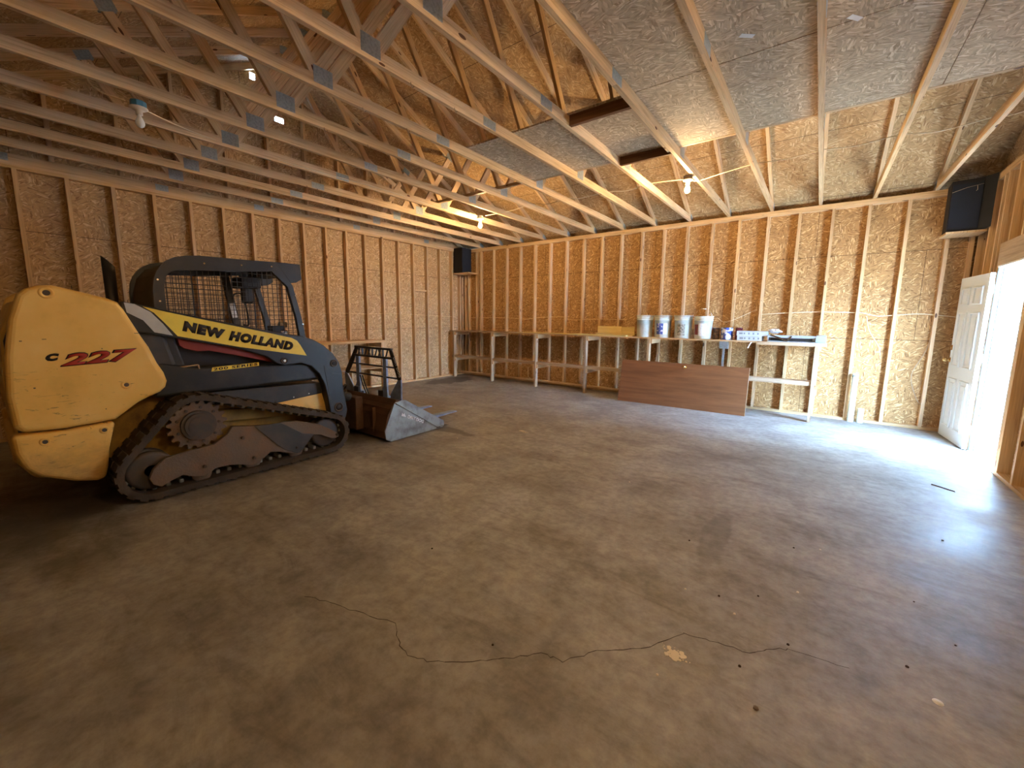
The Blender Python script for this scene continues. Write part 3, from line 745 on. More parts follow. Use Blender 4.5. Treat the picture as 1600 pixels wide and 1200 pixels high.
# ------------------------------------------------------------------ speakers on corner shelves
t = empty('speaker', (.15, -.17, 2.59), 'black speaker box on the shelf in the far left corner', 'speaker')
MB().box(.005, .29, -.345, -.01, 2.59, 3.19).build('cabinet', M_spk2, t, bevel=.006)
MB().box(.289, .296, -.33, -.03, 2.60, 3.18).build('grille', M_spk, t, bevel=.002)
free()
t = empty('speaker', (8.78, -.17, 2.575), 'black speaker box on the shelf in the corner above the white door', 'speaker')
MB().prism([(8.64, -.005), (8.625, -.31), (8.885, -.36), (8.962, -.50), (8.962, -.005)], 2, 2.60, 3.20).build('cabinet', M_spk2, t, bevel=.004)
MB().prism([(8.632, -.313), (8.634, -.323), (8.88, -.37), (8.88, -.361)], 2, 2.61, 3.15).build('grille', M_spk, t)
m = MB(); m.tube([(8.628, -.345, 3.06), (8.75, -.36, 3.10), (8.88, -.375, 3.12)], .0015, 5).tube([(8.83, -.368, 3.11), (8.835, -.365, 3.06), (8.825, -.362, 3.05)], .002, 5)
m.build('loose_thread', M_wire, t)
free()
for x0, x1, y1, z, lab in ((-.04, .53, -.38, 2.56, 'pine corner shelf under the far left speaker'), (8.62, 8.965, -.38, 2.565, 'pine corner shelf under the speaker above the white door')):
    o = MB().box(x0, x1, y1, .0, z, z + .024).build('corner_shelf', M_wood); tag(o, lab, 'shelf')

# ------------------------------------------------------------------ pipes in the slab
for x, y, h, r, lab in ((7.955, -.04, .72, .038, 'tall pale pvc pipe rising from the floor at the back wall'), (8.065, -.04, .21, .036, 'short pale pvc pipe stub beside the tall pipe')):
    t = empty('pvc_pipe', (x, y, 0), lab, 'pipe', 'pvc pipes by the back wall')
    MB().lathe([(r, 0), (r, h), (r - .005, h), (r - .005, .05)], (x, y, 0), 24).build('pipe', M_pvc, t)
    if h > .5: MB().lathe([(r + .001, h - .035), (r + .004, h - .035), (r + .004, h - .02), (r + .001, h - .02)], (x, y, 0), 24).build('grey_band', M_galv, t)
    free()

# ------------------------------------------------------------------ cables
def smooth(pts, n=6):
    out = []; P = [Vector(p) for p in pts]; P = [P[0]] + P + [P[-1]]
    for i in range(1, len(P) - 2):
        for k in range(n):
            t_ = k / n; a, b, c, d = P[i - 1:i + 3]
            out.append(.5 * ((2 * b) + (-a + c) * t_ + (2 * a - 5 * b + 4 * c - d) * t_ ** 2 + (-a + 3 * b - 3 * c + d) * t_ ** 3))
    out.append(P[-2]); return out
def cable(pts, lab, r=.0055, mat=None, n=5):
    o = MB().tube(smooth(pts, n), r, 6).build('cable', mat or M_wirey); tag(o, lab, 'cable'); return o
cable([(.24, .03, 1.48), (1.04, .03, 1.49), (1.68, .03, 1.48), (1.96, .03, 1.46), (2.31, .03, 1.50), (2.94, .03, 1.52), (3.1, .03, 1.47), (3.37, .03, 1.46), (3.74, .03, 1.48), (4.4, .03, 1.47)], 'yellowed cable threaded through the back wall studs above the bench left half')
cable([(6.65, .04, 1.58), (7.12, .03, 1.61), (7.46, .03, 1.62), (7.84, .03, 1.61), (7.92, .03, 1.61), (8.12, .03, 1.56), (8.28, .03, 1.57), (8.56, .03, 1.59), (8.9, .03, 1.55)], 'cream cable threaded through the back wall studs towards the white door', mat=M_wire)
cable([(8.0, .02, 1.56), (8.05, .02, 1.35), (8.16, -.01, 1.15), (8.19, -.02, 1.06), (8.14, -.02, 1.05)], 'cream cable loop hanging down the back wall above the pipes', .004, M_wire)
cable([(8.72, .03, 1.56), (8.66, .02, 1.1), (8.55, .01, .75), (8.62, -.02, .45), (8.68, -.03, .35)], 'dusty cable dangling behind the white door', .005, M_woodgrey)
cable([(-.03, -4.9, 1.52), (-.03, -4.15, 1.53), (-.03, -3.75, 1.54), (-.03, -3.33, 1.55), (-.03, -2.88, 1.54), (-.03, -2.51, 1.55), (-.03, -2.05, 1.56), (-.03, -1.27, 1.53), (-.03, -.25, 1.50)], 'yellowed cable threaded through the left wall studs', .005)
cable([(6.05, -.02, 1.52), (6.2, -.06, 1.45), (6.55, -.03, 1.62), (6.62, -.02, 1.66)], 'cream cable end sticking up from the wall behind the cans', .004, M_wire)
cable([(8.96, -2.2, 3.30), (8.6, -2.16, 3.27), (8.54, -2.15, 3.285), (8.2, -2.15, 3.25), (7.93, -2.15, 3.285), (7.6, -2.15, 3.26), (7.32, -2.14, 3.285), (7.0, -2.13, 3.265), (6.71, -2.11, 3.285), (6.4, -2.12, 3.25), (6.1, -2.14, 3.2),
       (6.05, -2.30, 3.18)], 'cream cable strung over the truss chords from the door wall to the right bulb', .0055, M_wire)
cable([(6.02, -2.30, 3.18), (5.9, -2.14, 3.25), (5.49, -2.11, 3.285), (5.15, -2.08, 3.26), (4.88, -2.10, 3.285), (4.42, -2.13, 3.26), (4.27, -2.15, 3.285), (3.9, -2.18, 3.25), (3.66, -2.2, 3.285), (3.2, -2.25, 3.23), (2.80, -2.38, 3.19)], 'cream cable strung over the truss chords between the two lit bulbs', .0055, M_wire)
cable([(2.665, -2.45, 3.17), (2.47, -2.8, 3.2), (2.465, -3.4, 3.215), (2.467, -4.2, 3.23), (2.466, -5.2, 3.21), (2.466, -6.2, 3.225), (2.80, -6.74, 3.18)], 'cream cable run along a truss chord from the far bulb to the unlit bulb', .0055, M_wire)
cable([(2.86, -6.85, 3.18), (2.80, -7.0, 3.215), (2.75, -7.05, 3.33), (2.74, -7.02, 3.42)], 'short yellowed cable end curling up beside the unlit bulb', .006)
cable([(2.02, .07, .34), (2.03, .06, .18), (2.06, .05, .10), (2.14, .04, .075), (2.24, .03, .07)], 'pale bent strip imitating a daylight gap at the foot of the back wall under the bench', .009, M_wire)  # pale tube drawn in place of daylight leaking through a crack
for x, nm_ in ((3.66, 'sixth'), (4.27, 'seventh'), (4.88, 'eighth')):
    for y, fn_ in ((-5.2, 'farther'), (-5.65, 'nearer')):
        o = MB().tube([(x + .02, y, 3.195), (x + .022, y, 3.175), (x + .022, y + .015, 3.165), (x + .022, y + .03, 3.178)], .003, 6).build('hook', M_bright)
        tag(o, 'small bent metal hook under the %s truss chord, the %s one of its pair' % (nm_, fn_), 'hook', 'small hooks under the chords')
o = MB().tube(smooth([(4.32, -5.0, 5.0), (4.30, -4.6, 4.2), (4.31, -4.55, 3.35)]), .006, 6).build('hanging_stick', M_wire) if False else None

# ------------------------------------------------------------------ cracks, debris and spills on the slab
M_crack = mat_plain('dark crack', (.05, .035, .025), .9)
def crack(pts, lab):
    m = MB(); P = []
    for a, b in zip(pts, pts[1:]):
        for k in range(5):
            f = k / 5; P.append((a[0] + (b[0] - a[0]) * f + R.uniform(-.007, .007), a[1] + (b[1] - a[1]) * f + R.uniform(-.007, .007)))
    P.append(pts[-1])
    for a, b in zip(P, P[1:]):
        m.beam((a[0], a[1], .0006), (b[0], b[1], .0006), R.uniform(.0012, .0035), .001)
    o = m.build('floor_crack', M_crack, fl); return o
crack([(5.40, -6.86), (5.54, -6.80), (5.71, -6.76), (5.93, -6.69), (6.05, -6.75), (6.13, -6.77), (6.23, -6.74), (6.39, -6.62), (6.49, -6.52), (6.60, -6.40), (6.7, -6.38), (6.79, -6.24), (6.95, -6.11), (7.08, -5.89)], '')
crack([(7.08, -5.89), (7.19, -5.86), (7.35, -5.83), (7.42, -5.74), (7.5, -5.69), (7.7, -5.66)], '')
M_dust = mat_plain('white powder', (.74, .66, .50), .9, spec=.05)
m = MB()
for i in range(60):
    a = R.uniform(0, 6.28); r = abs(R.gauss(0, .035)); x, y = 7.075 + r * math.cos(a) * 1.1, -6.045 + r * math.sin(a) * .6; q = R.uniform(.003, .014) * (1 if r < .05 else .4)
    pts = [(x + q * math.cos(t_) * R.uniform(.6, 1.2), y + q * math.sin(t_) * R.uniform(.6, 1.2)) for t_ in [k * 6.283 / 7 for k in range(7)]]
    m.prism(pts, 2, .0004, .0016 + R.random() * .002)
o = m.build('powder_spill', M_dust); tag(o, 'small pale powder spill on the concrete by the crack', 'powder', kind='stuff')
o = MB().lathe([(.001, .002), (.016, .002), (.017, .0005)], (7.97, -5.65, 0), 20).build('plastic_disc', M_white); tag(o, 'small white disc on the floor at lower right', 'disc')
M_pebble = mat_plain('dark crumb', (.05, .035, .025), .9, spec=.05)
def pebble(x, y, r, mat, lab, grp):
    m = MB(); m.lathe([(.001, 0), (r, .15 * r), (r * .9, r * .8), (.001, r * 1.1)], (x, y, .0003), 7, smooth=False)
    o = m.build('pebble', mat); tag(o, lab, 'pebble', grp)
pebble(7.40, -6.12, .010, M_mud, 'largest crumb of rubble on the near floor below the powder spill', None)
ORDN = ['leftmost', 'second', 'third', 'fourth', 'fifth', 'sixth', 'seventh', 'eighth', 'ninth', 'tenth', 'eleventh', 'twelfth', 'thirteenth', 'rightmost']
def crumbs(pts, mat, col):
    def sx_(p): d = Vector((p[0], p[1], 0)) - M.translation; return d.dot(rt2) / d.dot(fw)
    for i, (x, y) in enumerate(sorted(pts, key=sx_)):
        w = 'leftmost' if i == 0 else 'rightmost' if i == len(pts) - 1 else ORDN[i] + ' from the left'
        pebble(x, y, R.uniform(.004, .007), mat, '%s crumb on the concrete floor, %s of the %s crumbs' % (col, w, col), col + ' crumbs on the concrete floor')
crumbs([(7.32, -5.94), (5.59, -6.14), (7.46, -4.68), (7.16, -5.5), (7.33, -5.37), (6.89, -5.01), (8.27, -3.94), (8.0, -4.91), (7.48, -5.67), (6.4, -6.5), (8.1, -5.2), (7.9, -5.5)], M_pebble, 'dark')
crumbs([(3.53, -3.35), (6.2, -4.3), (7.0, -5.55), (7.25, -5.6), (7.6, -4.6), (5.2, -4.0), (7.05, -6.2), (4.0, -4.3), (7.5, -5.2)], M_dust, 'pale')
o = MB().beam((8.42, -2.62, .004), (8.55, -2.72, .004), .006, .006).build('wood_splinter', M_pebble); tag(o, 'dark wood splinter on the floor near the doorway', 'splinter')
m = MB()
for k in range(6):
    a = R.uniform(-.2, .6); x, y = 4.47 + R.uniform(-.05, .05), -3.55 + R.uniform(-.03, .03)
    m.beam((x - .03 * math.cos(a), y - .03 * math.sin(a), .004), (x + .03 * math.cos(a), y + .03 * math.sin(a), .006), .008, .004)
o = m.build('torn_paper', M_dust); tag(o, 'torn pale paper on the floor in front of the bucket tip', 'paper')

# ------------------------------------------------------------------ compact track loader
free()
T = empty('track_loader', (2.52, -6.3, 0), 'yellow and charcoal compact track loader with a muddy bucket, parked on the left', 'track loader')
CX = 2.52
def mir(x): return 2 * CX - x
def hull(cs, n=40):
    pts = []
    for (y, z, r) in cs:
        for k in range(n):
            a = 2 * math.pi * k / n; pts.append((y + r * math.cos(a), z + r * math.sin(a)))
    pts = sorted(set(pts))
    def half(ps):
        h = []
        for p in ps:
            while len(h) >= 2 and (h[-1][0] - h[-2][0]) * (p[1] - h[-2][1]) - (h[-1][1] - h[-2][1]) * (p[0] - h[-2][0]) <= 0: h.pop()
            h.append(p)
        return h
    a = half(pts); b = half(pts[::-1]); return a[:-1] + b[:-1]
def resample(poly, step):
    out = []; n = len(poly)
    P = [Vector(p) for p in poly] + [Vector(poly[0])]
    L = sum((P[i + 1] - P[i]).length for i in range(n)); cnt = int(L / step); step = L / cnt; i = 0; acc = 0
    for k in range(cnt):
        s = k * step
        while acc + (P[i + 1] - P[i]).length < s: acc += (P[i + 1] - P[i]).length; i += 1
        d = (P[i + 1] - P[i]); out.append((P[i] + d * ((s - acc) / d.length), d.normalized()))
    return out
WH = [(-7.03, .245, .215), (-5.565, .235, .205), (-6.70, .557, .26)]
def track(xa, xb, outx):
    s = 1 if outx > (xa + xb) / 2 else -1
    q = resample(hull([(y, z, r) for y, z, r in WH]), .02)
    out = [(p.x, p.y) for p, d in q]; inn = []
    for p, d in q:
        nrm = Vector((d.y, -d.x)); inn.append((p.x - nrm.x * .045, p.y - nrm.y * .045))
    m = MB().ring(out, inn, 0, xa, xb)
    for p, d in resample(hull(WH), .086):
        nrm = Vector((d.y, -d.x)); c = Vector((0, p.x + nrm.x * .005, p.y + nrm.y * .005)); dv = Vector((0, d.x, d.y))
        for (a, b) in ((xa, xa + .14), (xa + .17, xb)):
            m.beam(c + Vector((a, 0, 0)), c + Vector((b, 0, 0)), .050, .013, (0, nrm.x, nrm.y))
    # fix winding of ring pieces is handled by normal recalculation
    tr = m.build('rubber_track', M_rubber, T)
    for p, d in resample(hull(WH), .086):
        nrm = Vector((d.y, -d.x)); c = Vector(((xa + xb) / 2, p.x - nrm.x * .060, p.y - nrm.y * .060))
        MB().beam(c + Vector((-.06, 0, 0)), c + Vector((.06, 0, 0)), .032, .034, (0, nrm.x, nrm.y)).build('drive_lug', M_steel, tr, bevel=.008)
    # sprocket
    pts = []; nT = 19
    for k in range(nT * 4):
        a = 2 * math.pi * k / (nT * 4); r = (.215, .215, .182, .182)[k % 4]
        pts.append((-6.70 + r * math.cos(a), .557 + r * math.sin(a)))
    xs = outx - s * .07
    MB().prism(pts, 0, min(xs, xs - s * .03), max(xs, xs - s * .03)).build('sprocket', M_mud, T, bevel=.003)
    m = MB(); m.cyl((xs, -6.70, .557), (xs + s * .035, -6.70, .557), .125, 32).cyl((xs + s * .03, -6.70, .557), (xs + s * .055, -6.70, .557), .105, 32).cyl((xs + s * .05, -6.70, .557), (xs + s * .06, -6.70, .557), .08, 32)
    for k in range(9):
        a = 6.283 * k / 9; m.cyl((xs, -6.70 + .15 * math.cos(a), .557 + .15 * math.sin(a)), (xs + s * .014, -6.70 + .15 * math.cos(a), .557 + .15 * math.sin(a)), .012, 6, smooth=False)
    m.build('drive_hub', M_steeld, T)
    # idlers and rollers
    def wheel(y, z, r, w, nm):
        xm = (xa + xb) / 2; m = MB()
        for a, b in ((-w, -w * .35), (w * .35, w)): m.lathe([(.001, a), (r * .3, a), (r * .35, a + .012 * (1 if a < 0 else 0)), (r * .85, a + .008), (r, a + .016), (r, b - .016), (r * .85, b - .008), (r * .3, b), (.001, b)], (xm, y, z), 32, axis='x')
        m.cyl((xm - w, y, z), (xm + w, y, z), r * .3, 16); m.build(nm, M_mud if nm == 'roller' else M_steeld, T)
    wheel(-5.585, .235, .150, .09, 'idler'); wheel(-7.03, .245, .155, .09, 'idler')
    for y in (-6.71, -6.315, -5.92): wheel(y, .125, .072, .12, 'roller')
    fr = [(-7.06, .2), (-7.03, .27), (-6.95, .34), (-6.79, .355), (-6.62, .37), (-6.51, .44), (-6.47, .5), (-6.30, .47), (-6.14, .45), (-6.02, .45), (-5.9, .435), (-5.80, .40), (-5.67, .35), (-5.51, .24), (-5.48, .205), (-5.50, .165), (-5.56, .175), (-5.67, .24), (-5.75, .26),
          (-5.77, .23), (-5.84, .17), (-5.90, .105), (-5.94, .10), (-6.02, .135), (-6.09, .165), (-6.17, .185), (-6.22, .15), (-6.30, .10), (-6.34, .10), (-6.42, .13), (-6.52, .155), (-6.62, .155), (-6.70, .105), (-6.78, .13), (-6.85, .165), (-6.93, .14), (-6.99, .11), (-7.04, .145)]
    x0 = outx - s * .055; x1 = outx - s * .015
    tf = MB().prism(fr, 0, min(x0, x1), max(x0, x1)).build('track_frame', M_mud, T, bevel=.006)
    gus = [(-6.30, .47), (-6.06, .45), (-5.86, .30), (-5.75, .27), (-5.78, .23), (-5.9, .11), (-5.93, .11), (-6.05, .18), (-6.12, .25)]
    MB().prism(gus, 0, min(x1, x1 + s * .012), max(x1, x1 + s * .012)).build('frame_gusset', M_dkgrey, tf, bevel=.004)
    for y, z in ((-6.70, .20), (-6.32, .17), (-5.93, .17), (-5.50, .205), (-6.4, .38)): MB().cyl((x1 + s * .0, y, z), (x1 + s * .028, y, z), .013, 6, smooth=False).build('frame_bolt', M_steeld, tf)
track(3.04, 3.355, 3.36)
track(mir(3.355), mir(3.04), mir(3.36))
# chassis between the tracks
MB().prism([(-7.30, .28), (-7.30, .78), (-6.9, .84), (-5.5, .72), (-5.42, .30), (-5.6, .2), (-7.1, .2)], 0, 2.03, 3.00).build('chassis', M_yellow2, T, bevel=.02)
MB().prism([(-6.55, .50), (-6.55, .62), (-5.75, .53), (-5.75, .43)], 0, 3.0, 3.06).build('frame_rail', M_yellow2, T, bevel=.01)
MB().prism([(-7.56, .30), (-7.56, .76), (-6.75, .86), (-6.9, .3), (-7.2, .22)], 0, 2.06, 2.985).build('chassis_tail', M_yellow2, T, bevel=.02)
MB().prism([(-7.10, 1.05), (-7.08, 1.36), (-6.87, 1.34), (-6.80, 1.10), (-6.86, .96)], 0, 3.00, 3.10).build('yellow_upright', M_yellow2, T, bevel=.015)
# rear hood and yellow shells
MB().prism([(-7.62, .36), (-7.66, .66), (-7.66, 1.3), (-7.58, 1.56), (-7.40, 1.60), (-6.86, 1.50), (-6.75, 1.0), (-6.95, .84), (-7.30, .70), (-7.40, .34)], 0, 1.90, 3.14).build('engine_hood', M_dkgrey, T, bevel=.03)
up_ = [(-7.58, 1.61), (-7.54, 1.65), (-7.48, 1.675), (-7.42, 1.68), (-7.31, 1.65), (-7.15, 1.60), (-7.10, 1.575), (-7.07, 1.52), (-6.99, 1.32), (-6.95, 1.23), (-6.91, 1.10), (-6.875, 1.02), (-6.86, .95), (-6.875, .90), (-6.91, .865), (-6.98, .835), (-7.05, .80), (-7.12, .745), (-7.19, .69), (-7.44, .675), (-7.65, .685), (-7.68, .73), (-7.69, .94), (-7.67, 1.2), (-7.63, 1.45)]
lo_ = [(-7.70, .675), (-7.45, .66), (-7.19, .678), (-7.21, .60), (-7.24, .48), (-7.26, .34), (-7.28, .25), (-7.33, .245), (-7.44, .275), (-7.60, .36), (-7.66, .43), (-7.695, .55)]
for sx_ in (1, -1):
    f = (lambda x: x) if sx_ == 1 else mir
    a, b = sorted((f(3.13), f(3.25))); MB().prism(up_, 0, a, b, smooth=True).build('rear_side_panel', M_yellow, T, bevel=.035, seg=4)
    a, b = sorted((f(3.10), f(3.245))); MB().prism(lo_, 0, a, b, smooth=True).build('rear_bumper', M_yellow, T, bevel=.035, seg=4)
MB().prism([(-7.67, .62), (-7.69, 1.0), (-7.67, 1.35), (-7.59, 1.57), (-7.50, 1.60), (-7.55, .62)], 0, 1.98, 3.06, smooth=True).build('rear_door', M_yellow, T, bevel=.03, seg=3)
MB().prism([(-7.62, .32), (-7.70, .47), (-7.70, .60), (-7.55, .60), (-7.5, .28)], 0, 1.95, 3.09, smooth=True).build('rear_bumper', M_yellow, T, bevel=.03, seg=3)
# recessed lift points and bolts in the yellow shells
for y, z, r in ((-7.45, 1.625, .030), (-7.11, .95, .024), (-7.555, .605, .022), (-7.26, .625, .022)):
    c_o = MB().lathe([(r * .62, .003), (r * .62, .006), (r, .008), (r * 1.25, .004), (r * 1.35, -.004)], (3.25 if z > .65 else 3.245, y, z), 24, axis='x').build('bolt_recess', M_yellow, T)
    MB().cyl((3.24, y, z), (3.2545, y, z), r * .62, 20).build('dark_bolt', M_steeld, c_o)
for y, z, ly, lz in ((-7.60, 1.30, .012, .006), (-7.50, 1.31, .02, .004), (-7.57, .98, .01, .008), (-7.24, .78, .006, .006), (-7.33, 1.66, .004, .02), (-7.03, 1.34, .03, .004), (-7.22, 1.23, .006, .006)):
    MB().box(3.2495, 3.2512, y, y + ly, z, z + lz).build('paint_scuff', M_steeld, T)
text_quad('C', (3.2505, -7.505, 1.16), (0, .06, .002), (0, .015, .052), M_letter, 'lettering', T, (1, 0, 0), .002, bold=.09)
text_quad('227', (3.2505, -7.43, 1.12), (0, .37, .018), (0, .03, .085), M_redl, 'lettering', T, (1, 0, 0), .004, shear=.10, bold=.035, spacing=1.05)
text_quad('227', (3.2502, -7.437, 1.114), (0, .384, .018), (0, .03, .097), M_letter, 'lettering', T, (1, 0, 0), .002, shear=.10, bold=.06, spacing=1.02)
# exhaust stack with a slanted tip
MB().lathe([(.040, 1.52), (.042, 1.93), (.036, 1.93), (.034, 1.55)], (2.55, -7.02, 0), 20).build('exhaust_stack', M_black, T)
E1 = [o for o in T.children if o.name.startswith('exhaust_stack')][0]
for v in E1.data.vertices:
    if v.co.z > 1.8 + 0: v.co.z += -(v.co.y + 6.3 - (-7.02) - 0 if False else (v.co.y - (-7.02 + 6.3))) * 1.1
# side body above the track
for sx_ in (1, -1):
    f = (lambda x: x) if sx_ == 1 else mir
    a, b = sorted((f(2.90), f(3.15)))
    MB().prism([(-6.93, .80), (-6.95, 1.0), (-6.88, 1.10), (-6.70, 1.05), (-6.6, 1.03), (-5.62, .99), (-5.55, .95), (-5.53, .80), (-6.72, .80)], 0, a, b, smooth=True).build('side_body', M_navyblk, T, bevel=.03, seg=4)
    a, b = sorted((f(2.90), f(3.11)))
    MB().prism([(-6.72, .70), (-6.72, .80), (-5.52, .76), (-5.51, .64), (-6.0, .60), (-6.4, .66)], 0, a, b).build('lower_side_panel', M_dkgrey, T, bevel=.008)
    a, b = sorted((f(2.95), f(3.105)))
    MB().prism([(-6.02, .60), (-5.512, .64), (-5.46, .42), (-5.6, .42)], 0, a, b).build('yellow_corner_panel', M_yellow, T, bevel=.004)
    a, b = sorted((f(2.96), f(3.11)))
    MB().prism([(-6.97, .98), (-6.99, 1.15), (-6.86, 1.32), (-6.76, 1.31), (-6.70, 1.05), (-6.8, .95)], 0, a, b).build('arm_link', M_navyblk, T, bevel=.015)
for y, z in ((-6.00, .625), (-5.82, .64), (-5.66, .655), (-5.54, .67)): MB().cyl((3.108, y, z), (3.116, y, z), .008, 8).build('panel_screw', M_bright, T)
MB().beam((3.14, -6.97, 1.02), (3.14, -6.62, 1.055), .012, .012).beam((3.14, -6.62, 1.055), (3.14, -6.61, 1.0), .012, .012).build('steel_rod', M_bright, T)
MB().prism([(-6.53, .985), (-6.52, 1.022), (-6.14, 1.038), (-6.14, 1.005)], 0, 3.149, 3.153).build('yellow_strip', M_decaly, T)
text_quad('200 SERIES', (3.154, -6.515, .992), (0, .36, .018), (0, .003, .024), M_letter, 'lettering', T, (1, 0, 0), .001, bold=.03, spacing=1.15)
# lift arms
arm = [(-7.08, 1.585), (-6.96, 1.56), (-6.80, 1.52), (-6.59, 1.47), (-6.34, 1.41), (-6.11, 1.355), (-5.90, 1.31), (-5.73, 1.28), (-5.62, 1.24), (-5.51, 1.175), (-5.41, 1.08), (-5.345, .98), (-5.315, .87), (-5.31, .73), (-5.29, .57), (-5.27, .42), (-5.29, .34), (-5.34, .31), (-5.42, .33), (-5.475, .42),
       (-5.50, .61), (-5.53, .75), (-5.58, .87), (-5.66, .96), (-5.76, 1.00), (-5.93, .99), (-6.0, 1.02), (-6.08, 1.09), (-6.31, 1.18), (-6.76, 1.29), (-6.96, 1.34), (-7.08, 1.37)]
for sx_ in (1, -1):
    f = (lambda x: x) if sx_ == 1 else mir
    a, b = sorted((f(3.10), f(3.20))); MB().prism(arm, 0, a, b).build('lift_arm', M_navyblk, T, bevel=.010)
    a, b = sorted((f(3.06), f(3.12)))
    MB().prism([(-6.74, 1.30), (-6.73, 1.23), (-6.70, 1.20), (-6.61, 1.17), (-6.52, 1.17), (-6.37, 1.13), (-6.19, 1.08), (-5.99, 1.02), (-5.95, 1.05), (-6.2, 1.2)], 0, a, b).build('red_link', M_red, T, bevel=.004)
def off(poly, x=3.2, t=.003, mat=None, nm='decal'): return MB().prism(poly, 0, x, x + t).build(nm, mat, T)
off([(-6.955, 1.548), (-6.81, 1.508), (-6.59, 1.452), (-6.33, 1.388), (-6.06, 1.322), (-5.84, 1.265), (-5.79, 1.235), (-5.76, 1.19), (-5.70, 1.075), (-6.31, 1.197), (-6.755, 1.31), (-6.83, 1.42), (-6.89, 1.50)], mat=M_decaly)
off([(-7.06, 1.575), (-7.0, 1.565), (-6.91, 1.505), (-6.84, 1.41), (-6.785, 1.315), (-6.90, 1.345), (-6.96, 1.44), (-7.05, 1.50)], mat=M_silver)
text_quad('NEW', (3.2035, -6.722, 1.352), (0, .30, -.083), (0, .012, .088), M_letter, 'lettering', T, (1, 0, 0), .001, shear=.12, bold=.092, spacing=1.2)
text_quad('HOLLAND', (3.2035, -6.395, 1.262), (0, .55, -.128), (0, .022, .088), M_letter, 'lettering', T, (1, 0, 0), .001, shear=.12, bold=.092, spacing=1.2)
m = MB()
for y, z, r in ((-5.93, 1.04, .030), (-5.41, .97, .040)):
    m.lathe([(.001, .012), (r * .45, .012), (r * .5, .006), (r * .7, .006), (r * .75, .016), (r, .014), (r * 1.05, 0)], (3.2, y, z), 24, axis='x')
m.lathe([(.035, .0), (.040, .010), (.048, .010), (.055, 0)], (3.2, -5.375, .47), 24, axis='x')
m.build('pivot_pin', M_steeld, T)
m = MB(); m.lathe([(.001, .003), (.036, .003), (.036, 0)], (3.2, -5.375, .47), 24, axis='x'); m.cyl((3.2, -5.41, .97), (3.216, -5.41, .97), .02, 16)
m.build('dark_socket', M_letter, T)
MB().cyl((3.216, -5.93, 1.04), (3.222, -5.93, 1.04), .014, 12).build('pin_head', M_bright, T)
MB().beam((3.202, -5.44, .865), (3.202, -5.33, .84), .004, .006).beam((3.201, -5.52, .96), (3.201, -5.46, .50), .004, .006).build('weld_line', M_dkgrey, T)
# cab
o1 = [(-6.82, 1.0), (-6.83, 1.55), (-6.828, 1.69), (-6.815, 1.78), (-6.79, 1.85), (-6.755, 1.905), (-6.71, 1.95), (-6.655, 1.982), (-6.58, 2.003), (-6.48, 2.015), (-6.14, 2.02), (-5.83, 2.03), (-5.68, 1.80), (-5.61, 1.48), (-5.54, 1.0)]
i1 = [(-6.75, 1.0), (-6.75, 1.55), (-6.75, 1.68), (-6.745, 1.755), (-6.735, 1.80), (-6.715, 1.835), (-6.69, 1.855), (-6.65, 1.87), (-6.58, 1.88), (-6.48, 1.887), (-6.16, 1.905), (-5.88, 1.935), (-5.735, 1.79), (-5.665, 1.48), (-5.60, 1.0)]
for sx_ in (1, -1):
    f = (lambda x: x) if sx_ == 1 else mir
    a, b = sorted((f(2.90), f(2.95)))
    cf = MB().ring(o1, i1, 0, a, b, closed=False).build('cab_side_frame', M_navyblk, T)
    a, b = sorted((f(2.92), f(2.94)))
    MB().prism([(-6.76, 1.0), (-6.76, 1.22), (-5.62, 1.10), (-5.6, .95)], 0, a, b).build('cab_lower_panel', M_black, T)
    # wire mesh
    m = MB(); x = f(2.925); poly = i1
    def span(val, axis):
        hits = []
        for p, q in zip(poly, poly[1:] + poly[:1]):
            u, v = p[axis], q[axis]
            if (u - val) * (v - val) < 0: t_ = (val - u) / (v - u); hits.append(p[1 - axis] + (q[1 - axis] - p[1 - axis]) * t_)
        return (min(hits), max(hits)) if len(hits) >= 2 else None
    z = 1.22
    while z < 1.93:
        h = span(z, 1)
        if h: m.beam((x, h[0], z), (x, h[1], z), .005, .005)
        z += .045
    y = -6.73
    while y < -5.63:
        h = span(y, 0)
        if h: m.beam((x, y, max(1.2, h[0])), (x, y, h[1]), .005, .005, (1, 0, 0))
        y += .045
    m.build('wire_screen', M_black, cf)
    for y, z in ((-6.79, 1.78), (-6.79, 1.60), (-6.45, 1.95), (-6.15, 1.965), (-5.88, 1.98), (-5.66, 1.70), (-5.6, 1.4)):
        MB().cyl((f(2.95), y, z), (f(2.956), y, z), .008, 8).build('frame_bolt', M_bright, cf)
q1 = [(-6.80, 1.2), (-6.81, 1.55), (-6.805, 1.70), (-6.77, 1.83), (-6.70, 1.92), (-6.60, 1.97), (-6.49, 1.995), (-5.86, 2.005)]
q2 = [(-6.78, 1.2), (-6.79, 1.55), (-6.785, 1.69), (-6.75, 1.82), (-6.69, 1.90), (-6.59, 1.95), (-6.48, 1.975), (-5.86, 1.985)]
MB().ring(q1, q2, 0, mir(2.90), 2.90, closed=False).build('cab_roof', M_olive, T)
MB().prism([(-5.83, 2.035), (-5.58, 2.035), (-5.57, 1.88), (-5.63, 1.84), (-5.69, 1.83)], 0, 2.80, 2.93).build('work_light_box', M_navyblk, T, bevel=.006)
MB().prism([(-5.83, 2.035), (-5.58, 2.035), (-5.57, 1.88), (-5.63, 1.84), (-5.69, 1.83)], 0, mir(2.93), mir(2.80)).build('work_light_box', M_navyblk, T, bevel=.006)
MB().prism([(-5.83, 2.03), (-5.60, 2.03), (-5.66, 1.9), (-5.80, 1.93)], 0, mir(2.80), 2.80).build('front_header', M_navyblk, T, bevel=.01)
